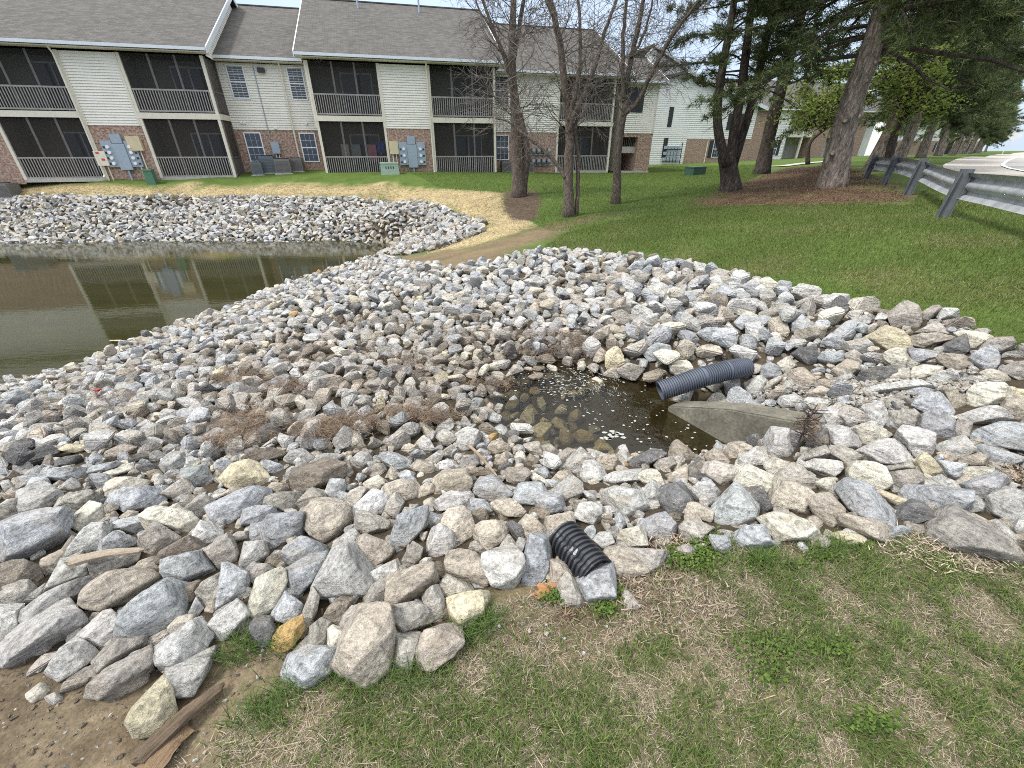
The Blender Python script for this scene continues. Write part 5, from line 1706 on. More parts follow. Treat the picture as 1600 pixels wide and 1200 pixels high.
# ------------------------------------------------------------------ farther buildings
def far_building(P, label, W, parts):
    t = empty('apartment_block', tuple(P), ROT); tagp(t, label, 'building', None)
    sd = MB()
    class Br:
        def box(s, *a): MB().box(*a).build('brick_wall', M['brick'], t); return s
    for p in parts: p(t, sd, Br())
    sd.build('siding_wall', M['siding_white'], t)
    return t
def gable_front(t, sd, x0, x1, xa, zl, za, zr, y):
    """front-facing gable wall of lapped siding under a sloping roof"""
    z = zl
    while z < za - .03:
        zt = min(z + .16, za)
        def xl(q): return x0 + (xa - x0) * max(0, (q - zl) / (za - zl))
        def xr(q): return x1 - (x1 - xa) * max(0, (q - zr) / (za - zr)) if q > zr else x1
        sd.poly([(xl(z), y - .02, z), (xr(z), y - .02, z), (xr(zt), y, zt), (xl(zt), y, zt)])
        z = zt
def partsB(t, sd, br):
    siding(sd, -4, 2.6, -.3, 4.9, 0, .16); siding(sd, 2.6, 10.0, 2.25, 4.9, 0, .16); br.box(2.6, 10.0, -.02, .3, -.4, 2.25)
    gable_front(t, sd, -7, 10.0, 1.2, 4.9, 7.35, 4.9, 0)
    MB().box(-7, 10, .02, 12, -.3, 4.9).build('wall_core', M['siding_white'], t)
    rf = MB(); rf.prism([(1.2, -.5, 7.45), (10.7, -.5, 4.75), (10.7, -.5, 4.95), (1.2, -.5, 7.65)], (0, 13, 0)); rf.prism([(1.2, -.5, 7.45), (-7.6, -.5, 4.75), (-7.6, -.5, 4.95), (1.2, -.5, 7.65)], (0, 13, 0)); rf.build('roof', M['shingle'], t)
    rk = MB(); rk.prism([(1.2, -.56, 7.35), (10.7, -.56, 4.65), (10.7, -.56, 4.95), (1.2, -.56, 7.65)], (0, .05, 0)); rk.build('rake_board', M['gutter'], t)
    window(t, 5.7, 6.6, .6, 2.1, -.03, True); window(t, 7.2, 8.1, 3.0, 4.4, -.03, True)
    MB().box(.2, .65, -.06, -.02, 3.2, 4.8).build('shutter', M['black'], t); MB().box(.1, .55, -.06, -.02, .6, 2.3).build('shutter', M['black'], t)
    downspout(t, 5.0, 0, 2.3, 0)
    # rear range with the taller gable
    g = MB(); gable_front(t, g, -4, 14, 2.0, 4.9, 10.6, 5.4, 8); g.build('rear_gable', M['siding_white'], t)
    rf = MB(); rf.prism([(2.0, 7.5, 10.7), (15, 7.5, 5.2), (15, 7.5, 5.4), (2.0, 7.5, 10.9)], (0, 10, 0)); rf.build('rear_roof', M['shingle'], t)
    rk = MB(); rk.prism([(2.0, 7.44, 10.6), (15, 7.44, 5.1), (15, 7.44, 5.4), (2.0, 7.44, 10.9)], (0, .05, 0)); rk.build('rear_rake_board', M['gutter'], t)
    MB().box(10.02, 15, 6.9, 12, -.3, 5.3).build('rear_wall', M['siding_white'], t)
PB = ony(1030, 257, 47); PB[2] = hz(PB[0], PB[1])
tB = far_building(PB, 'white sided gabled apartment block behind the right end of the long building', 10, [partsB])
tm = empty('meter_bank', tuple(tB.matrix_world.translation), 0); tm.location = (PB[0], PB[1], PB[2]); tm.rotation_euler = (0, 0, ROT); tagp(tm, 'wall of dark gas meters on the white gabled block', 'gas meters')
for r_ in range(3):
    for k in range(5): MB().box(.2 + k * .36, .45 + k * .36, -.3, -.06, .35 + r_ * .5, .62 + r_ * .5).build('gas_meter', M['grey_metal'], tm)
MB().tube([(2.1, -.2, 0), (2.1, -.2, 1.9)], .04, 6).tube([(.1, -.2, .3), (2.1, -.2, .3)], .03, 6).tube([(.1, -.2, 1.32), (2.1, -.2, 1.32)], .03, 6).build('meter_pipes', M['black'], tm)
def balcony(t, x0, x1, y):
    MB().box(x0, x1, y - .0, y + 1.5, 2.55, 2.85).build('balcony_slab', M['cream'], t)
    r = MB(); r.box(x0, x1, y - .04, y + .04, 3.75, 3.85)
    for k in range(int((x1 - x0) / .16)): r.box(x0 + k * .16, x0 + k * .16 + .05, y - .02, y + .02, 2.85, 3.75)
    r.build('balcony_railing', M['cream'], t)
    MB().box(x0 + (x1 - x0) * .58, x0 + (x1 - x0) * .58 + .22, y - .05, y + .15, -.2, 5.2).build('balcony_post', M['cream'], t)
    d = MB(); d.box(x0 + .3, x0 + 1.3, y + 1.42, y + 1.5, -.1, 2.05); d.build('entry_door', M['white'], t)
    MB().poly([(x0, y + 1.5, -.2), (x1, y + 1.5, -.2), (x1, y + 1.5, 5.2), (x0, y + 1.5, 5.2)]).build('porch_inner_wall', M['inner'], t)
def partsC(t, sd, br):
    br.box(0, 2.6, -.02, 1.5, -.4, 5.2)
    siding(sd, 2.6, 5.2, -.3, 5.2, 0, .16)
    balcony(t, 5.2, 8.7, -.2); br.box(8.7, 11.3, -.02, 1.5, -.4, 5.2)
    balcony(t, 11.6, 14.4, -.2); br.box(14.4, 17.0, -.02, 1.5, -.4, 5.2)
    MB().box(-6, 20, 1.51, 12, -.3, 5.2).build('wall_core', M['siding_white'], t)
    roof_slab(t, -6.5, 20.5, -.6, 5.25, 6.5)
    window(t, 3.3, 4.2, .6, 2.1, -.03, True)
    downspout(t, 2.7, 0, 5.2, 0)
    downspout(t, 8.75, -.05, 5.2, 0)
PC = ony(1163, 251, 58); PC[2] = hz(PC[0], PC[1]) - .05
far_building(PC, 'apartment block with white balconies and brick piers behind the pines', 18, [partsC])
def partsD(t, sd, br):
    siding(sd, 0, 19, 2.4, 5.2, 0, .2); br.box(0, 19, -.02, .3, -.5, 2.4)
    MB().box(0, 19, .31, 12, -.4, 5.2).build('wall_core', M['siding_white'], t)
    for x in (2, 5.0, 9.0, 12.5): window(t, x, x + .9, .7, 2.1, -.03, True); window(t, x, x + .9, 3.2, 4.6, -.03, True)
    MB().box(15, 18.5, -1.2, 0, 2.6, 2.9).build('balcony_slab', M['cream'], t)
    r = MB(); r.box(15, 18.5, -1.22, -1.15, 3.7, 3.8)
    for k in range(18): r.box(15 + k * .2, 15.07 + k * .2, -1.2, -1.15, 2.9, 3.7)
    r.build('balcony_railing', M['cream'], t)
    MB().box(15, 15.2, -1.2, -1.0, -.4, 5.2).box(18.3, 18.5, -1.2, -1.0, -.4, 5.2).build('balcony_post', M['cream'], t)
    MB().box(15.2, 18.3, -.05, -.03, 0, 2.4).build('entry_shade_panel', M['dark'], t)  # flat dark panel, stands in for shade inside the entry
    roof_slab(t, -.5, 19.5, -.6, 5.25, 6.5)
PD = ony(1372, 243, 84); PD[2] = hz(PD[0], PD[1]) + .0
far_building(PD, 'most distant apartment block glimpsed under the trees by the road', 26, [partsD])
PE = ony(1475, 241, 120); PE[2] = min(hz(PE[0], PE[1]), 1.3)
def partsE(t, sd, br):
    br.box(0, 10, -.02, .3, -.5, 2.4); siding(sd, 0, 10, 2.4, 5, 0, .3)
    MB().box(0, 10, .31, 10, -.4, 5).build('wall_core', M['siding_white'], t)
    MB().box(4, 8, -.1, -.03, 0, 2.3).build('entry_shade_panel', M['dark'], t)  # dark sheet on the wall, entry shade put in as colour
    MB().box(3.6, 4, -.6, -.1, 0, 5).box(8, 8.4, -.6, -.1, 0, 5).build('entry_post', M['cream'], t)
    roof_slab(t, -.5, 10.5, -.6, 5.05, 5.5)
far_building(PE, 'small far brick and white block between the last pine trunks', 22, [partsE])
# green transformer cabinet on the lawn and the concrete walk
g = onz(1085, 274, hz(*onz(1085, 274, .2)[:2])); 
t = empty('transformer_box', tuple(g), ROT + .1); tagp(t, 'dark green transformer cabinet standing on the lawn before the gabled block', 'utility cabinet')
MB().box(-.46, .46, -.4, .4, -.1, .42).build('cabinet_body', M['green_box'], t)
MB().box(-.48, .48, -.42, .42, .421, .48).build('lid', M['green_box'], t)
MB().box(-.52, .52, -.5, .5, -.2, -.05).build('pad', M['concrete'], t)
m = MB(); wk = [(1195, 261), (1225, 260), (1255, 256), (1295, 253)]
W_ = [hit1(u, v_) for u, v_ in wk]
for a, b in zip(W_[:-1], W_[1:]):
    m.poly([(a[0], a[1] - .6, hz(a[0], a[1] - .6) + .05), (b[0], b[1] - .6, hz(b[0], b[1] - .6) + .05), (b[0], b[1] + .6, hz(b[0], b[1] + .6) + .05), (a[0], a[1] + .6, hz(a[0], a[1] + .6) + .05)])
tagp(m.build('footpath', M['concrete']), kind='structure')

# ------------------------------------------------------------------ guard rail
RAILP = [(3.45, 1.0), (5.6, 4.6), (7.75, 8.1), (9.75, 11.35), (11.75, 14.7), (13.55, 17.9), (14.5, 19.4)]
t = empty('guard_rail', (RAILP[1][0], RAILP[1][1], hz(*RAILP[1]))); tagp(t, 'galvanised steel guard rail on leaning posts along the road', 'guard rail')
O = np.array(t.location)
ctr = []
for i in range(len(RAILP) - 1):
    for k in range(8):
        s = k / 8; x = RAILP[i][0] * (1 - s) + RAILP[i + 1][0] * s; y = RAILP[i][1] * (1 - s) + RAILP[i + 1][1] * s
        ctr.append((x, y, hz(x, y) + .53))
x, y = RAILP[-1]; ctr.append((x, y, hz(x, y) + .53)); ctr.append((x + .25, y + .15, hz(x, y) + .53))
prof = [(a_ * 1.3, b_ * 1.15) for a_, b_ in [(-.156, .0), (-.150, .02), (-.12, .03), (-.10, .08), (-.06, .085), (-.03, .03), (.0, .02), (.03, .03), (.06, .085), (.10, .08), (.12, .03), (.150, .02), (.156, .0)]]
C_ = np.array(ctr); 
for k in range(3): C_[1:-1, 2] = (C_[:-2, 2] + C_[1:-1, 2] * 2 + C_[2:, 2]) / 4
m = MB()
dx, dy = np.gradient(C_[:, 0]), np.gradient(C_[:, 1]); l = np.hypot(dx, dy); rx, ry = dy / l, -dx / l     # towards the road
npf = len(prof)
for i, p in enumerate(C_):
    for th in (0, .006):
        for (dz, dw) in prof:
            m.v.append((p[0] + rx[i] * (dw + .11 + th) - O[0], p[1] + ry[i] * (dw + .11 + th) - O[1], p[2] + dz - O[2]))
for i in range(len(C_) - 1):
    for h_ in (0, 1):
        for k in range(npf - 1):
            a = i * 2 * npf + h_ * npf + k; q = (a, a + 1, a + 1 + 2 * npf, a + 2 * npf)
            m.f.append(q if h_ == 0 else q[::-1])
    for k in (0, npf - 1):
        a = i * 2 * npf + k; m.f.append((a, a + npf, a + 3 * npf, a + 2 * npf))
m.build('rail_beam', M['galv'], t, smooth=True)
for (x, y) in RAILP[:6]:
    i = int(np.argmin(np.hypot(C_[:, 0] - x, C_[:, 1] - y))); R_ = np.array([rx[i], ry[i], 0]); D_ = np.array([-ry[i], rx[i], 0]); z0 = hz(x, y)
    ln = np.array([.10, .0, 0])
    m = MB()
    def bx(c0, sx, sd_, z0_, z1_, lean):
        vs = []
        for zz in (z0_, z1_):
            f_ = (zz - z0_) / max(z1_ - z0_, 1e-6)
            for (u, w) in ((-1, -1), (1, -1), (1, 1), (-1, 1)):
                p = c0 + R_ * u * sx + D_ * w * sd_ + lean * f_; vs.append((p[0] - O[0], p[1] - O[1], zz - O[2]))
        b = len(m.v); m.v += vs; m.f += [tuple(b + j for j in q) for q in ((0, 3, 2, 1), (4, 5, 6, 7), (0, 1, 5, 4), (1, 2, 6, 5), (2, 3, 7, 6), (3, 0, 4, 7))]
    c0 = np.array([x, y, 0.]); 
    bx(c0 - R_ * .075, .006, .075, z0 - .3, z0 + .80, ln); bx(c0 + R_ * .075, .006, .075, z0 - .3, z0 + .80, ln); bx(c0, .069, .005, z0 - .3, z0 + .80, ln)
    m.build('rail_post', M['galv_dark'], t)
    m = MB(); bx(c0 + R_ * .12 + ln * .6, .035, .05, z0 + .48, z0 + .70, ln * .1); m.build('spacer_block', M['galv_dark'], t)
    m = MB()
    for dz in (.54, .66):
        p = c0 + R_ * .14 + ln * .7 - O; m.tube([(p[0] - D_[0] * .09, p[1] - D_[1] * .09, z0 + dz - O[2]), (p[0] + D_[0] * .09, p[1] + D_[1] * .09, z0 + dz - O[2])], .013, 6)
    m.build('rail_bolts', M['galv_dark'], t)

# road sign seen from behind
p = ony(1568, 240, 70); z = hz(p[0], p[1]); t = empty('road_sign', (p[0], p[1], z), math.radians(-42)); tagp(t, 'grey back of a diamond road sign on a leaning post', 'road sign')
MB().tube([(-.2, 0, -.2), (.25, 0, 2.7)], .045, 6).build('sign_post', M['sign_back'], t)
MB().prism([(.25, -.06, 1.75), (1.05, -.06, 2.5), (.25, -.06, 3.25), (-.55, -.06, 2.5)], (0, .02, 0)).build('sign_panel', M['sign_back'], t)

# ------------------------------------------------------------------ driftwood, sticks and small litter
def beam(name, pts, w, h, mat, label, cat, lift=0.02, seed=1, taper=.6):
    """weathered piece of wood laid along the given picture points on the ground"""
    P = [np.array(hit1(u, v_, lift)) for u, v_ in pts]
    O = P[0]; ax = P[-1] - P[0]; L = np.linalg.norm(ax); ax /= L
    sd_ = np.cross(ax, [0, 0, 1]); sd_ /= np.linalg.norm(sd_); up = np.cross(sd_, ax)
    rr = random.Random(seed); n = 22; prof = [(-1, -.7), (-.95, .5), (-.45, .95), (.1, .75), (.6, 1), (1, .4), (.95, -.6), (.2, -1)]
    m = MB(); k = len(prof)
    jit = [rr.uniform(-.12, .12) for _ in prof]
    for i in range(n + 1):
        s = i / n; sc = 1 - (1 - taper) * s; end = min(1, s * 9 + .35) * min(1, (1 - s) * 7 + .25)
        for q, (a, b) in enumerate(prof):
            e = 1 + jit[q] + .08 * math.sin(s * 9 + q * 2.2) + rr.uniform(-.05, .05)
            shift = L * .03 * math.sin(q * 2.7) * (1 if i in (0, n) else 0)
            v_ = np.array([s * L + shift, a * w / 2 * sc * e * (end if i in (0, n) else 1), b * h / 2 * sc * e + .012 * math.sin(s * 4)])
            m.v.append(tuple(v_))
    for i in range(n):
        for q in range(k):
            m.f.append((i * k + q, i * k + (q + 1) % k, (i + 1) * k + (q + 1) % k, (i + 1) * k + q))
    m.f.append(tuple(range(k))[::-1]); m.f.append(tuple(n * k + q for q in range(k)))
    o = m.build(name, M[mat])
    o.matrix_world = Matrix(((ax[0], sd_[0], up[0], O[0]), (ax[1], sd_[1], up[1], O[1]), (ax[2], sd_[2], up[2], O[2]), (0, 0, 0, 1)))
    return tagp(o, label, cat)
beam('driftwood_plank', [(212, 1192), (346, 1068)], .062, .045, 'plank', 'long rotten brown plank lying on the dirt below the rocks', 'plank', .03, 4, .55)
beam('broken_board', [(225, 1215), (288, 1132)], .085, .03, 'board', 'short broken light brown board beside the rotten plank', 'plank', .012, 5, .9)
beam('weathered_stick', [(107, 880), (222, 857)], .05, .04, 'grey_wood', 'thin weathered stick wedged between rocks on the left', 'stick', .12, 6, .5)
beam('fallen_twig', [(731, 695), (776, 741)], .022, .02, 'stick', 'thin brown twig lying across rocks at the pool', 'stick', .13, 7, .6)
m = MB()
for (a, b) in (((172, 532), (206, 535)), ((228, 516), (250, 527))):
    p, q = onz(*a, WATER_Z + .03), onz(*b, WATER_Z + .12); m.tube([tuple(p), tuple((p + q) / 2 + np.array([0, 0, .02])), tuple(q)], [.012, .016, .018], 6)
tagp(m.build('dry_reeds', M['reed']), 'pale dry reed stems lying in the pond edge', 'reeds', kind='stuff')
def lump(name, px, py, sx, sy, sz, mat, label, cat, seed, lift=.08):
    V, F = rand_rock(seed, 3, 9); c = hit1(px, py, lift)
    o = link_mesh(name, np_mesh(name, V * np.array([sx, sy, sz]), F, None, False), M[mat]); o.location = c; o.rotation_euler = (0, 0, .5); return tagp(o, label, cat)
lump('plastic_scrap', 322, 545, .22, .14, .09, 'black', 'black plastic scrap on the rocks near the pond', 'litter', 205, .14)
lump('candy_wrapper', 151, 609, .06, .04, .035, 'red', 'small red wrapper between rocks near the pond', 'litter', 206, .14)
# fallen oak leaf
c = hit1(858, 922, .012); m = MB(); pts = []
for k in range(26):
    a = 6.283 * k / 26; r = .045 * (1 + .28 * math.sin(a * 7)) ; pts.append((r * 1.5 * math.cos(a), r * .8 * math.sin(a), .018 * math.sin(a * 2) + .01 * math.cos(a * 3)))
for k in range(26): m.poly([(0, 0, .012), pts[k], pts[(k + 1) % 26]])
o = m.build('oak_leaf', M['leaf_brown']); o.location = c; o.rotation_euler = (0.25, 0, .3); tagp(o, 'curled orange-brown oak leaf under the tall narrow slab', 'leaf')
# dead weed standing among the stones
c = hit1(1240, 712, .05); m = MB(); rr = random.Random(9); tip = hit1(1272, 640, .35)
m.tube([tuple(c), tuple((c * .5 + tip * .5) + np.array([0, .01, .03])), tuple(tip)], [.005, .004, .003], 5)
for k in range(70):
    s = rr.uniform(.45, 1.0); b = c * (1 - s) + tip * s; d = np.array([rr.gauss(0, 1), rr.gauss(0, 1), rr.gauss(-.2, .8)]); d /= np.linalg.norm(d)
    m.tube([tuple(b), tuple(b + d * rr.uniform(.03, .10))], [.003, .0015], 4)
tagp(m.build('dead_weed', M['bark_dark']), 'dead brown weed stalk standing among rocks by the wingwall', 'weed')

# ------------------------------------------------------------------ trees
def smooth_path(P, n=4):
    P = np.array(P, float)
    t = np.arange(len(P)); tt = np.linspace(0, len(P) - 1, (len(P) - 1) * n + 1)
    out = []
    for u in tt:
        i = min(int(u), len(P) - 2); f = u - i
        p0, p1, p2, p3 = P[max(i - 1, 0)], P[i], P[i + 1], P[min(i + 2, len(P) - 1)]
        out.append(.5 * ((2 * p1) + (-p0 + p2) * f + (2 * p0 - 5 * p1 + 4 * p2 - p3) * f * f + (-p0 + 3 * p1 - 3 * p2 + p3) * f ** 3))
    return np.array(out)

def twig_tree(name, base_px, stems, label, group, seed, n_prim=46, spread=2.7):
    """bare multi-stem tree: stems follow the given outline, twigs fan out and droop from them"""
    rr = np.random.default_rng(seed)
    b = hit1(*base_px); Y = b[1]
    t = empty(name, tuple(b)); tagp(t, label, 'tree', group)
    tr = MB(); tw = MB()
    def sub(p, d, L, r, level):
        n = 5 if level < 2 else 3
        pts = [p]; q = p.copy(); dd = d.copy()
        for k in range(n):
            dd = dd + rr.normal(0, .16, 3) + np.array([0, 0, .03 if level == 1 else -.06]); dd /= np.linalg.norm(dd)
            q = q + dd * L / n; pts.append(q.copy())
        tw.tube([tuple(x) for x in pts], list(np.linspace(r, r * .35, n + 1)), 4 if level == 1 else 3, caps=False)
        if level < 4:
            for k in range({1: 5, 2: 3, 3: 1}[level]):
                f = rr.uniform(.25, 1.0) * n; i = min(int(f), n - 1); base = pts[i] + (pts[i + 1] - pts[i]) * (f - i)
                nd = (pts[i + 1] - pts[i]); nd /= np.linalg.norm(nd)
                nd = nd + rr.normal(0, .55, 3); nd /= np.linalg.norm(nd)
                sub(base, nd, L * rr.uniform(.38, .62), max(r * .6, .0055), level + 1)
    for st in stems:
        px, r0, r1 = st[0], st[1], st[2]
        dep = rr.normal(0, .25) if len(st) < 4 else st[3]
        P = np.array([ony(u, v, Y + dep * (i / max(len(px) - 1, 1))) for i, (u, v) in enumerate(px)]) - b
        if len(st) == 3 or st[3] == 0: P[0, 2] = min(P[0, 2], P[0, 2])
        P = smooth_path(P, 4)
        P += rr.normal(0, .015, P.shape)
        R = np.linspace(r0, r1, len(P))
        if px[0] == base_px: R = R * (1 + .55 * np.exp(-np.arange(len(P)) / 1.4)); P[0, 2] -= .25
        tr.tube([tuple(x) for x in P], list(R), 10)
        L_ = np.linalg.norm(np.diff(P, axis=0), axis=1).sum()
        for k in range(int(n_prim * L_ / 6)):
            f = rr.uniform(.32 if px[0] == base_px else .1, 1.0) * (len(P) - 1); i = min(int(f), len(P) - 2)
            q = P[i] + (P[i + 1] - P[i]) * (f - i)
            if q[2] < 2.0: continue
            a_ = rr.uniform(0, 6.283); up = rr.uniform(.1, .8)
            d = np.array([math.cos(a_), math.sin(a_), up]); d /= np.linalg.norm(d)
            sub(q, d, rr.uniform(.6, 1.0) * spread * (1 - .35 * f / len(P)), max(.30 * R[i], .010) * .5, 1)
    tr.build('trunk', M['bark_birch'], t, smooth=True)
    tw.build('twigs', M['twig'], t)
    return t
GB = 'bare multi-stemmed trees on the lawn'
twig_tree('bare_tree', (811, 306), [
    (((811, 306), (809, 244), (806, 190), (803, 142), (800, 75), (803, 0), (806, -110)), .26, .07),
    (((818, 300), (823, 235), (815, 195), (808, 165)), .16, .13, 0),
    (((803, 150), (788, 90), (768, 40), (742, -40)), .10, .035), (((801, 95), (814, 30), (828, -70)), .10, .04), (((790, 95), (777, 60), (752, 20), (735, -20)), .06, .02)],
    'bare tree with a thick twin trunk in the dark mulch bed beside the straw', GB, 31, 28)
twig_tree('bare_tree', (889, 338), [
    (((889, 338), (888, 270), (890, 210), (882, 131), (871, 49), (858, -10), (842, -110)), .165, .05),
    (((891, 205), (897, 178), (916, 142), (931, 97), (950, 37), (968, -20), (990, -90)), .085, .028),
    (((890, 190), (900, 140), (908, 90), (903, 0), (898, -90)), .08, .025),
    (((885, 278), (868, 255), (843, 228), (819, 210), (796, 192), (772, 184)), .075, .02),
    (((901, 336), (903, 290), (904, 244), (899, 199), (906, 160)), .075, .05, .35),
    (((872, 55), (862, 20), (835, -40)), .06, .02)],
    'bare tree with a pale low side limb, in front of the brick wall', GB, 32, 30)
twig_tree('bare_tree', (963, 318), [
    (((963, 318), (966, 244), (974, 180), (979, 131), (991, 67), (1006, 0), (1022, -100)), .145, .045),
    (((973, 182), (999, 155), (1025, 101), (1055, 49), (1085, 11), (1125, -50)), .09, .03),
    (((976, 160), (973, 110), (974, 56), (980, -10), (986, -90)), .085, .03),
    (((985, 90), (1004, 60), (1018, 10), (1030, -60)), .05, .02)],
    'slim bare tree forking into a V beside the breezeway entrance', GB, 33, 30)

def tufts_np(P, D, rr, n, L, w, c0, c1):
    """needle bunches: n thin triangles from each point P fanning round direction D"""
    N = len(P)
    d = D[:, None, :] * rr.uniform(.3, 1.1, (N, n, 1)) + rr.normal(0, .62, (N, n, 3)); d /= np.linalg.norm(d, axis=2, keepdims=True)
    b = P[:, None, :] + D[:, None, :] * rr.uniform(-.5, .4, (N, n, 1)) * L
    tip = b + d * L * rr.uniform(.7, 1.25, (N, n, 1))
    s = np.cross(d, rr.normal(size=(N, n, 3))); s /= np.linalg.norm(s, axis=2, keepdims=True) + 1e-9
    V = np.stack([b - s * w / 2, b + s * w / 2, tip], 2).reshape(-1, 3)
    f = rr.uniform(0, 1, (N, 1, 1)) * .7 + rr.uniform(0, .3, (N, n, 1))
    c = np.array(c0) * (1 - f) + np.array(c1) * f
    C = np.repeat(c[:, :, None, :], 3, 2).reshape(-1, 3)
    T = np.arange(len(V)).reshape(-1, 3)
    return V, T, C

PINE_LO, PINE_HI = (0.028, 0.046, 0.017), (0.125, 0.158, 0.056)
def pine(name, base, trunk, rad, label, group, seed, limbs, z0, z1, len_lo, len_hi, mat='bark_pine', tl=.17, tw_=.016, nt=15, droop=.12, bare_low=0.0, bias=None):
    """pine: tapered trunk, whorled limbs, side branchlets ending in needle bunches; trunk = list of polylines local to base"""
    rr = np.random.default_rng(seed)
    t = empty(name, tuple(base)); tagp(t, label, 'tree', group)
    tr = MB(); lb = MB(); TP, TD = [], []
    for (P, r0, r1) in trunk:
        P = smooth_path(P, 4); R = np.linspace(r0, r1, len(P))
        if P[0][2] < .3: R = R * (1 + .45 * np.exp(-np.arange(len(P)) / 1.3)); P[0][2] -= .3
        R = R * (1 + rr.normal(0, .02, len(P)))
        tr.tube([tuple(x) for x in P], list(R), 16)
        for k in range(limbs):
            z = z0 + (z1 - z0) * ((k + rr.uniform(0, 1)) / limbs)
            i = int(np.argmin(np.abs(P[:, 2] - z))); q = P[i].copy()
            if abs(q[2] - z) > 1.2: continue
            f = (z - z0) / (z1 - z0)
            L = (len_lo * (1 - f) + len_hi * f) * rr.uniform(.6, 1.1)
            a_ = k * 2.4 + rr.normal(0, .4)
            if bias is not None and rr.random() < bias[1]: a_ = bias[0] + rr.normal(0, .7)
            d = np.array([math.cos(a_), math.sin(a_), rr.uniform(.0, .35) + .25 * f])
            d /= np.linalg.norm(d); n = 8; pts = [q.copy()]; dd = d.copy()
            for j in range(n):
                dd = dd + rr.normal(0, .09, 3) + np.array([0, 0, -droop * (1.2 - j / n) + .10 * (j / n)]); dd /= np.linalg.norm(dd)
                q = q + dd * L / n; pts.append(q.copy())
            r = max(.018, min(R[i] * .34, .012 * L + .01))
            lb.tube([tuple(x) for x in pts], list(np.linspace(r, .008, n + 1)), 5, caps=False)
            dead = rr.random() < bare_low * (1 - f)
            for j in range(2, n + 1):
                for m_ in range(3 if j < 5 else 4):
                    if j < 3 and rr.random() < .6: continue
                    base_ = pts[j - 1] + (pts[j] - pts[j - 1]) * rr.uniform(0, 1)
                    ax = pts[j] - pts[j - 1]; ax /= np.linalg.norm(ax)
                    sd = np.cross(ax, [0, 0, 1]) * rr.choice([-1, 1]) + rr.normal(0, .25, 3) + ax * .7; sd /= np.linalg.norm(sd)
                    l2 = L * rr.uniform(.10, .26) * (1.15 - .5 * j / n)
                    e = base_ + sd * l2 + np.array([0, 0, rr.uniform(-.05, .12) * l2])
                    lb.tube([tuple(base_), tuple((base_ + e) / 2 + rr.normal(0, .02, 3)), tuple(e)], [.008, .006, .004], 3, caps=False)
                    if dead: continue
                    for s in np.linspace(.35, 1.0, 4):
                        TP.append(base_ + (e - base_) * s + rr.normal(0, .05, 3)); TD.append(sd + np.array([0, 0, .25]))
    tr.build('trunk', M[mat], t, smooth=True)
    lb.build('limbs', M['bark_dark'], t)
    TP, TD = np.array(TP), np.array(TD); TD /= np.linalg.norm(TD, axis=1)[:, None]
    V, T, C = tufts_np(TP, TD, rr, nt, tl, tw_, PINE_LO, PINE_HI)
    cr = link_mesh('crown', np_mesh('crown', V, T, C), M['needle'], t)
    return t
def px_path(pts, Y, b):
    return [ony(u, v, Y) - b for u, v in pts]
GP = 'pine trees beside the road'
M['knot'] = plain('cut_wood_knot', (0.34, 0.28, 0.21), 0.9, var=0.3, scale=20)
# big front pine
b = hit1(1300, 292); Y = b[1]
p3 = pine('pine_tree', b, [(px_path([(1300, 292), (1312, 230), (1331, 160), (1352, 100), (1372, 40), (1392, -20), (1418, -100), (1455, -220), (1520, -420)], Y, b), .36, .13)], .33,
     'largest pine with pale cut knots on its thick trunk, beside the guard rail', GP, 51, 100, 3.3, 11.5, 5.8, 2.6, tl=.24, tw_=.022, nt=15, bare_low=.15)
# pruning scars on its trunk
for (u, v, r) in ((1341, 182, .085), (1320, 190, .05), (1326, 234, .055), (1301, 240, .045), (1367, 100, .05), (1354, 128, .045)):
    q = ony(u, v, Y) - b; d = -np.array([b[0], b[1], 0]) / math.hypot(b[0], b[1])
    k_ = MB().tube([tuple(q + d * .16), tuple(q + d * .325), tuple(q + d * .35)], [r * 1.7, r * 1.4, r * .9], 12).build('bark_collar', M['bark_pine'], p3, True)
    MB().tube([tuple(q + d * .33), tuple(q + d * .358)], [r * .7, r * .65], 12).build('cut_knot', M['knot'], k_)
# three-stemmed pine
b = hit1(1140, 297); Y = b[1]
pine('pine_tree', b, [(px_path([(1142, 297), (1139, 268), (1133, 240)], Y, b), .34, .26),
     (px_path([(1136, 258), (1124, 215), (1121, 170), (1130, 100), (1141, 40), (1150, -20), (1160, -110), (1175, -220)], Y - .2, b), .17, .06),
     (px_path([(1141, 262), (1147, 205), (1157, 150), (1164, 95), (1172, 30), (1181, -40), (1196, -140), (1210, -230)], Y, b), .18, .06),
     (px_path([(1145, 258), (1163, 200), (1178, 150), (1190, 95), (1205, 30), (1222, -40), (1245, -130), (1270, -230)], Y + .3, b), .17, .06)], .3,
     'dark pine forking into three stems low above its wide base', GP, 52, 24, 3.2, 9.5, 2.7, 2.0, mat='bark_dark', tl=.18, nt=13, bare_low=.6)
# dark pine behind it
b = hit1(1190, 272); Y = b[1]
pine('pine_tree', b, [(px_path([(1190, 272), (1201, 215), (1217, 150), (1233, 90), (1252, 20), (1272, -60), (1300, -170)], Y, b), .36, .14)], .3,
     'straight dark-trunked pine just right of the three-stemmed one', GP, 53, 36, 3.8, 11.5, 4.0, 2.6, mat='bark_dark', tl=.25, tw_=.026, nt=13, bare_low=.4)
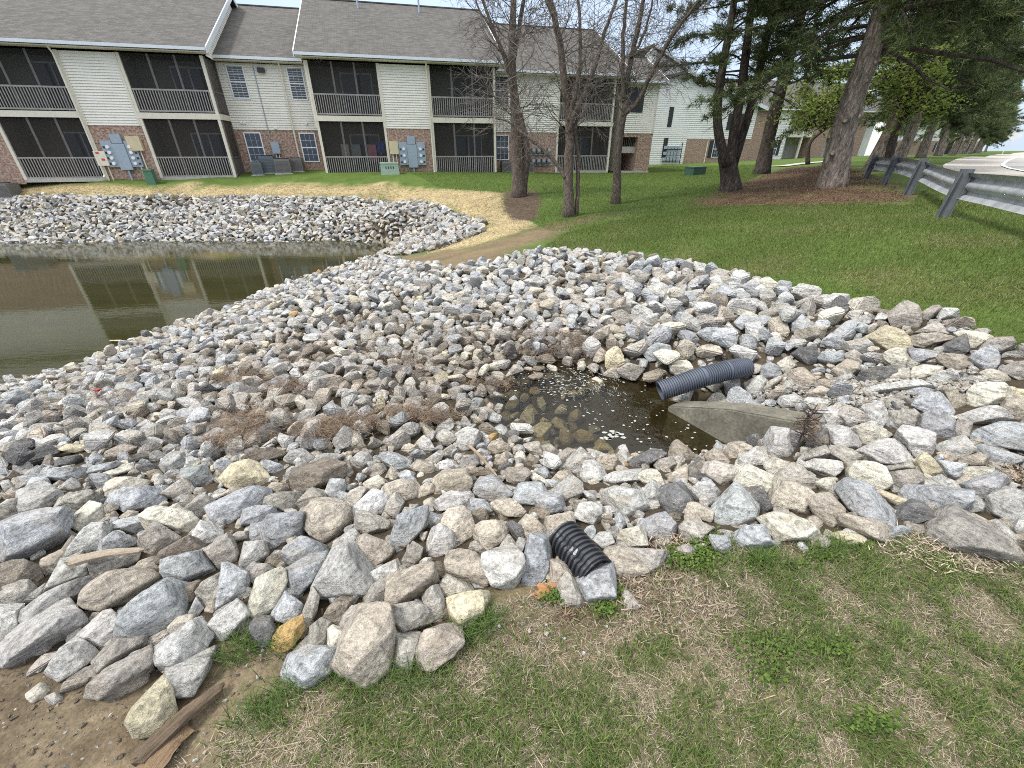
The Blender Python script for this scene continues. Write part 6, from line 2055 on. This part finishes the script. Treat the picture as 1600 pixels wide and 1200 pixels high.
# the row along the road: one model, copied with its parts
def vert_trunk(h, r, lean, sd):
    r_ = np.random.default_rng(sd); return [([(lean * z / h + r_.normal(0, .05), r_.normal(0, .05), z) for z in np.linspace(0, h, 7)], r, .06)]
row = [(17.0, 22.2), (24.6, 30.3), (32.6, 38), (41, 46), (50.6, 55), (61, 65), (73.5, 77), (87, 90), (103, 106), (124, 127), (150, 152)]
rowlab = ['pine directly behind the largest pine trunk', 'second pine along the road past the guard rail end', 'third pine in the roadside row', 'fourth pine in the roadside row', 'fifth pine in the roadside row',
          'sixth pine in the roadside row', 'seventh pine in the roadside row', 'eighth pine in the roadside row, behind the far lawn', 'ninth pine in the roadside row', 'tenth pine in the roadside row, behind the road sign',
          'last visible pine where the road disappears']
protos = []
for k, (x, y) in enumerate(row):
    base = (x, y, float(min(hz(x, y), 1.3)))
    if k < 2:
        o = pine('pine_tree', base, vert_trunk(11.5, .30, .5, 60 + k), .3, rowlab[k], GP, 61 + k, 100, 3.0, 11.2, 4.9, 1.3, tl=.30, tw_=.036, nt=12, bare_low=.15)
        protos.append(o)
    else:
        o = copy_tree(protos[k % 2]); o.location = base; o['label'] = rowlab[k]
        s = random.uniform(.92, 1.1); o.scale = (s, s, s * random.uniform(.95, 1.08)); o.rotation_euler = (0, 0, random.uniform(0, 6.28))

def leafy(name, base, trunk, label, seed, crown_pts, n, ls, c0, c1, mat='bark_dark', group=None):
    """broadleaf tree: limbs reach to leaf clumps spread round the given crown points"""
    rr = np.random.default_rng(seed)
    t = empty(name, tuple(base)); tagp(t, label, 'tree', group)
    tr = MB(); P = smooth_path(trunk[0], 4); tr.tube([tuple(x) for x in P], list(np.linspace(trunk[1], trunk[2], len(P))), 9)
    LP = []
    for (c, r) in crown_pts:
        c = np.array(c)
        for k in range(7):
            e = c + rr.normal(0, .5, 3) * r
            i = rr.integers(len(P) // 2, len(P)); q = P[i]; mid = (q + e) / 2 + rr.normal(0, .15, 3) + np.array([0, 0, .2])
            tr.tube([tuple(q), tuple(mid), tuple(e)], [.04, .022, .006], 4, caps=False)
            for j in range(int(n * r)):
                s = rr.uniform(.55, 1.15); LP.append(mid + (e - mid) * s + rr.normal(0, .22, 3) * r)
    tr.build('trunk', M[mat], t, smooth=True)
    LP = np.array(LP); N = len(LP)
    u = rr.normal(size=(N, 3)); u[:, 2] *= .5; u /= np.linalg.norm(u, axis=1)[:, None]; w = np.cross(u, rr.normal(size=(N, 3))); w /= np.linalg.norm(w, axis=1)[:, None]
    s = ls * rr.uniform(.6, 1.2, (N, 1))
    V = np.stack([LP - u * s, LP + w * s * .55, LP + u * s, LP - w * s * .55], 1).reshape(-1, 3)
    q = np.arange(N)[:, None] * 4; T = np.concatenate([q + np.array([0, 1, 2]), q + np.array([0, 2, 3])])
    f = rr.uniform(0, 1, (N, 1)); C = np.repeat(np.array(c0) * (1 - f) + np.array(c1) * f, 4, 0)
    link_mesh('crown', np_mesh('crown', V, T, C), M['leaf'], t)
    return t
LIME0, LIME1 = (0.09, 0.15, 0.025), (0.30, 0.36, 0.075)
b = np.array([15.2, 19.2, hz(15.2, 19.2)]); Y = b[1]
cp_ = [(ony(u, v, Y - 1.2 * dy) - b, r) for (u, v, dy, r) in [(1400, 120, .6, 1.0), (1440, 105, 1.2, .9), (1455, 130, 1.4, .7), (1425, 160, 1.2, .9), (1462, 170, 1.4, .6), (1380, 100, .5, 1.1), (1440, 175, 1.0, .8), (1360, 140, .2, 1.0), (1410, 90, 0, 1.0)]]
leafy('leafing_tree', b, (px_path([(1386, 262), (1396, 215), (1410, 188), (1425, 150), (1440, 100)], Y, b), .17, .05), 'small tree with bright yellow-green spring leaves behind the guard rail end', 71, cp_, 44, .068, LIME0, LIME1)
b = hit1(1262, 257); Y = b[1]
cp_ = [(ony(u, v, 20.5 - dy) - b, r) for (u, v, dy, r) in [(1240, 165, .8, .9), (1255, 180, 1.0, .8), (1280, 160, .5, 1.1), (1300, 140, 1.0, 1.1), (1320, 160, .4, 1.0), (1230, 185, .5, .7), (1275, 120, .2, 1.1), (1305, 175, .6, .8)]]
leafy('leafing_tree', b, (px_path([(1262, 257), (1263, 230), (1272, 215), (1295, 198), (1312, 188), (1290, 165)], Y, b), .16, .05), 'small bent-trunked tree with yellow-green leaves left of the largest pine', 72, cp_, 40, .068, LIME0, LIME1)

# ------------------------------------------------------------------ grass, straw, weeds
def blades(name, X, Y, Z, L, W, lean, col0, col1, seed, seg2=False, flat=None, label=None, mat='blade'):
    rr = np.random.default_rng(seed); N = len(X)
    a = rr.uniform(0, 6.283, N); le = np.abs(rr.normal(lean, .25, N)) if flat is None else rr.uniform(flat[0], flat[1], N)
    d = np.stack([np.cos(a) * np.sin(le), np.sin(a) * np.sin(le), np.cos(le)], 1)
    s = np.stack([-np.sin(a), np.cos(a), np.zeros(N)], 1) * (W / 2)[:, None]
    B = np.stack([X, Y, Z - .004], 1)
    f = rr.uniform(0, 1, (N, 1)); C = np.array(col0) * (1 - f) + np.array(col1) * f
    if seg2:
        mid = B + d * (L * .55)[:, None]; d2 = d + np.stack([np.cos(a), np.sin(a), -.5 * np.ones(N)], 1) * .55; d2 /= np.linalg.norm(d2, axis=1)[:, None]
        tip = mid + d2 * (L * .5)[:, None]
        V = np.stack([B - s, B + s, mid + s * .75, mid - s * .75, tip], 1).reshape(-1, 3); q = np.arange(N)[:, None] * 5
        T = np.concatenate([q + np.array([0, 1, 2]), q + np.array([0, 2, 3]), q + np.array([3, 2, 4])]); C = np.repeat(C, 5, 0)
    else:
        tip = B + d * L[:, None]; V = np.stack([B - s, B + s, tip], 1).reshape(-1, 3); T = np.arange(N * 3).reshape(-1, 3); C = np.repeat(C, 3, 0)
    return V, T, C
def merge(name, parts, mat, label, cat):
    VV, TT, CC = [], [], []; b = 0
    for V, T, C in parts:
        VV.append(V); TT.append(T + b); CC.append(C); b += len(V)
    return tagp(link_mesh(name, np_mesh(name, np.concatenate(VV), np.concatenate(TT), np.concatenate(CC)), M[mat]), label, cat, kind='stuff')
def ground_z(x, y):
    near = np.clip(1 - np.hypot(x, y) / 25, 0, 1)
    return H(x, y) + near * 0.018 * sn(x, y, 4.0, 1) + near * 0.008 * sn(x, y, 17.0, 2)
def scatter(poly, dens, seed, fn=None):
    rr = np.random.default_rng(seed); P = np.array(poly); lo, hi = P.min(0), P.max(0); n = int(dens * np.prod(hi - lo))
    x = rr.uniform(lo[0], hi[0], n); y = rr.uniform(lo[1], hi[1], n); ok = in_poly(x, y, poly); x, y = x[ok], y[ok]
    if fn is not None: 
        k = rr.random(len(x)) < fn(x, y); x, y = x[k], y[k]
    return x, y
ROCKIN = [(p[0], p[1]) for p in ROCK_W]
rr = np.random.default_rng(77)
NEAR_W = [(-1.6, -.3), (-1.6, .25), (-.8, .75), (-.2, 1.0), (.1, 1.1), (.25, 1.3), (.7, 1.42), (1.2, 1.5), (2.0, 1.35), (2.6, 1.2), (3.4, .9), (4.4, 1.2), (4.4, -.3)]
def green_d(x, y):
    g = np.clip(.60 + .5 * sn(x, y, 5.5, 81) + 1.1 * sn(x, y, 15, 82) + 1.0 * sn(x, y, 33, 85), 0.02, 1)
    g *= np.where(in_poly(x, y, FDIRT_W), .04, 1) * np.where(in_poly(x, y, FD2_W), .16, 1)
    g *= np.clip(.55 + .5 * (x + .6), .25, 1)
    return g
def dead_d(x, y):
    g = np.clip(.6 - .6 * sn(x, y, 15, 82) + .5 * sn(x, y, 24, 83), .08, 1) * np.where(in_poly(x, y, FDIRT_W), .22, 1)
    return g
def off_rocks(x, y): return dist_poly(x, y, ROCKIN) > -.03
parts = []
x, y = scatter(NEAR_W, 21000, 91, green_d); k = off_rocks(x, y); x, y = x[k], y[k]; N = len(x)
parts.append(blades('g', x, y, ground_z(x, y), rr.uniform(.025, .075, N), rr.uniform(.0020, .0042, N), .75, (.040, .078, .016), (.165, .215, .058), 92, True))
x, y = scatter(NEAR_W, 34000, 93, dead_d); k = off_rocks(x, y); x, y = x[k], y[k]; N = len(x)
parts.append(blades('g', x, y, ground_z(x, y) + rr.uniform(.002, .014, N), rr.uniform(.012, .05, N), rr.uniform(.0011, .0028, N), 1.3, (.10, .078, .052), (.54, .47, .355), 94, False, (1.15, 1.62)))
x, y = scatter(NEAR_W, 240, 95, dead_d); k = off_rocks(x, y); x, y = x[k], y[k]; N = len(x)
parts.append(blades('g', x, y, ground_z(x, y) + rr.uniform(.008, .02, N), rr.uniform(.03, .10, N), rr.uniform(.0014, .0032, N), 1.4, (.36, .30, .19), (.58, .50, .34), 96, False, (1.35, 1.6)))
x, y = scatter(NEAR_W, 9000, 197, lambda x, y: np.where(in_poly(x, y, FDIRT_W), .35, .6)); k = off_rocks(x, y); x, y = x[k], y[k]; N = len(x)
parts.append(blades('g', x, y, ground_z(x, y) + rr.uniform(.001, .006, N), rr.uniform(.006, .022, N), rr.uniform(.0008, .0022, N), 1.4, (.05, .036, .024), (.33, .27, .19), 198, False, (1.3, 1.7)))
# tufts at the stone edge
for (u, v, r, n) in ((385, 1012, .10, 260), (447, 1010, .06, 80), (560, 1075, .10, 200), (640, 1060, .12, 260), (735, 985, .10, 220), (760, 970, .08, 160), (1290, 862, .10, 200), (1190, 880, .07, 120), (400, 1120, .12, 200), (470, 1075, .09, 160)):
    c = hit1(u, v); x = c[0] + rr.normal(0, r * .5, n); y = c[1] + rr.normal(0, r * .35, n)
    parts.append(blades('g', x, y, ground_z(x, y), rr.uniform(.05, .11, n), rr.uniform(.002, .0035, n), .5, (.04, .09, .018), (.13, .20, .05), int(u + v), True))
merge('grass', parts, 'blade', 'patchy green and straw-coloured grass in the foreground', 'grass')
# lawn
LAWN_W = world_poly([(1720, 620), (1600, 552), (1500, 512), (1465, 485), (1400, 490), (1290, 465), (1180, 440), (1080, 414), (1000, 404), (900, 390), (850, 385), (880, 365), (960, 345), (1080, 325), (1140, 322), (1420, 322), (1440, 300), (1480, 285), (1600, 300), (1780, 360)])
parts = []
def lawn_d(x, y):
    return np.clip(.8 + .6 * sn(x, y, 2.2, 84), .25, 1) * np.clip(6.5 / (np.hypot(x, y) + .5), .12, 1)
x, y = scatter(LAWN_W, 6500, 97, lawn_d); N = len(x); dd = np.hypot(x, y)
parts.append(blades('g', x, y, ground_z(x, y), rr.uniform(.03, .075, N), rr.uniform(.003, .006, N) * np.clip(dd / 6, .8, 2.2), .6, (.055, .102, .020), (.185, .225, .062), 98))
x, y = scatter(LAWN_W, 1500, 99, lambda x, y: np.clip(.35 + 1.3 * sn(x, y, 2.2, 4), 0.05, 1) * np.clip(7 / np.hypot(x, y), .1, 1)); N = len(x)
parts.append(blades('g', x, y, ground_z(x, y) + .01, rr.uniform(.04, .09, N), rr.uniform(.003, .006, N), 1.2, (.22, .17, .10), (.42, .35, .22), 100, False, (1.0, 1.55)))
# far lawn towards the building and round the pines
FARL_W = [(1.0, 12.5), (3, 11), (5.5, 11), (9, 13), (9.3, 18), (16, 30), (20, 38), (14, 44), (4, 32), (-6, 27.5), (-4, 24), (-1.5, 20), (.2, 17)]
x, y = scatter(FARL_W, 900, 101, lambda x, y: np.where(in_poly(x, y, RING_W) | in_poly(x, y, STRAW_W) | in_poly(x, y, MULCH_W), .0, .8)); N = len(x)
parts.append(blades('g', x, y, ground_z(x, y), rr.uniform(.03, .08, N), rr.uniform(.007, .015, N), .6, (.052, .10, .019), (.165, .21, .055), 102))
SIDE_W = [(3.3, .8), (4.3, 2.4), (4.9, 3.6), (7, 4), (9.5, 8.5), (9.0, 4), (6.6, 0), (4.6, 0), (4.2, .9)]
x, y = scatter(SIDE_W, 1500, 111); N = len(x)
parts.append(blades('g', x, y, ground_z(x, y), rr.uniform(.03, .075, N), rr.uniform(.004, .007, N), .6, (.048, .092, .017), (.165, .205, .055), 112))
merge('lawn_grass', parts, 'blade', 'green spring lawn sloping up towards the guard rail', 'lawn')
# straw blanket fibres and pine litter
parts = []
x, y = scatter(STRAW_W, 230, 103); N = len(x)
parts.append(blades('g', x, y, ground_z(x, y) + .02, rr.uniform(.08, .22, N), rr.uniform(.012, .022, N), 1.4, (.27, .21, .115), (.55, .46, .29), 104, False, (1.2, 1.6)))
merge('straw', parts, 'litter', 'pale yellow straw spread over reseeded soil by the pond', 'straw')
parts = []
for poly, dn, s in ((MULCH_W, 330, 105), (RING_W, 200, 106)):
    x, y = scatter(poly, dn, s); N = len(x)
    parts.append(blades('g', x, y, ground_z(x, y) + .015, rr.uniform(.04, .13, N), rr.uniform(.008, .024, N), 1.4, (.030, .020, .016), (.25, .155, .10), s + 50, False, (1.1, 1.6)))
merge('pine_straw_mulch', parts, 'litter', 'brown pine straw and bark mulch under the trees', 'mulch')

# dead stalks and leaf litter washed onto the stones
parts = []
def litter(u, v, ru, rv, n, lift, L, seed, c0=(.045, .030, .022), c1=(.21, .15, .10)):
    r2 = np.random.default_rng(seed)
    pu, pv = u + r2.normal(0, ru, n), v + r2.normal(0, rv, n)
    P = hit(pu, pv, lift + r2.uniform(-.05, .03, n))
    dep = (P[:, 1]) / 3.0
    parts.append(blades('g', P[:, 0], P[:, 1], P[:, 2], r2.uniform(.3, 1.0, n) * L, r2.uniform(.003, .007, n), 1.2, c0, c1, seed + 1, False, (1.15, 1.8)))
for i, (u, v, ru, rv, n) in enumerate([(385, 655, 30, 14, 420), (340, 685, 12, 6, 120), (515, 668, 26, 9, 420), (560, 655, 20, 8, 220), (372, 580, 26, 8, 420), (350, 590, 14, 5, 160), (450, 600, 26, 7, 260), (475, 560, 14, 8, 120), (545, 500, 26, 8, 200),
                                       (640, 640, 28, 6, 260), (680, 650, 20, 6, 160), (640, 560, 30, 8, 200), (830, 520, 34, 6, 240), (860, 545, 40, 8, 260), (905, 530, 16, 8, 160), (780, 600, 24, 6, 140), (110, 600, 26, 9, 160), (180, 620, 22, 6, 160), (60, 640, 30, 8, 120), (230, 575, 30, 6, 140),
                                       (700, 520, 30, 8, 140), (1265, 665, 12, 14, 90)]):
    litter(u, v, ru, rv, int(n * 2.4), .125, .12, 300 + i)
litter(1440, 850, 34, 12, 900, .012, .06, 340, (.16, .12, .09), (.48, .40, .31)); litter(1520, 880, 36, 8, 400, .012, .06, 341, (.16, .12, .09), (.48, .40, .31))
litter(985, 905, 55, 24, 1500, .006, .06, 342, (.075, .055, .04), (.34, .27, .20)); litter(1040, 845, 16, 10, 260, .02, .06, 343, (.14, .10, .075), (.40, .32, .23)); litter(1100, 950, 60, 24, 900, .006, .05, 344, (.09, .068, .05), (.36, .29, .22))
litter(1580, 735, 18, 10, 260, .05, .05, 345, (.2, .15, .11), (.45, .37, .28)); litter(895, 955, 16, 10, 240, .01, .05, 346)
merge('plant_debris', parts, 'litter', 'dead brown stalks and leaf litter caught between the stones', 'debris')
# clover
parts_v = []
def clover(u, v, ru, rv, n, seed, lift=.012):
    r2 = np.random.default_rng(seed); P = hit(u + r2.normal(0, ru, n), v + r2.normal(0, rv, n), lift + r2.uniform(0, .03, n))
    N = n; s = r2.uniform(.0032, .0068, (N, 1))
    nrm = r2.normal(0, .45, (N, 3)); nrm[:, 2] += 1; nrm /= np.linalg.norm(nrm, axis=1)[:, None]
    a = np.cross(nrm, r2.normal(size=(N, 3))); a /= np.linalg.norm(a, axis=1)[:, None]; b_ = np.cross(nrm, a)
    V = np.stack([P] + [P + (a * math.cos(t) + b_ * math.sin(t)) * s * (1 + .25 * math.cos(3 * t)) for t in np.arange(6) * 6.283 / 6], 1).reshape(-1, 3)
    q = np.arange(N)[:, None] * 7; T = np.concatenate([q + np.array([0, 1 + k, 1 + (k + 1) % 6]) for k in range(6)])
    f = r2.uniform(0, 1, (N, 1)); C = np.repeat(np.array((.04, .085, .018)) * (1 - f) + np.array((.17, .24, .05)) * f, 7, 0)
    parts_v.append((V, T, C))
for i, q in enumerate([(1085, 868, 26, 11, 620), (1110, 845, 16, 10, 260), (1060, 862, 14, 6, 160), (868, 930, 11, 5, 160), (945, 950, 10, 7, 160), (968, 925, 6, 6, 70), (1210, 1005, 34, 18, 150), (1200, 1045, 22, 16, 100), (1170, 1000, 22, 12, 70), (1300, 1010, 24, 8, 140), (1365, 1125, 24, 12, 160), (1290, 868, 14, 5, 100), (1350, 850, 10, 4, 50), (1180, 870, 12, 5, 90), (1250, 880, 16, 5, 60)]):
    clover(q[0], q[1], q[2], q[3], int(q[4] * 1.7), 400 + i)
merge('clover', parts_v, 'leaf', 'low green clover and weeds growing at the stone edge', 'clover')
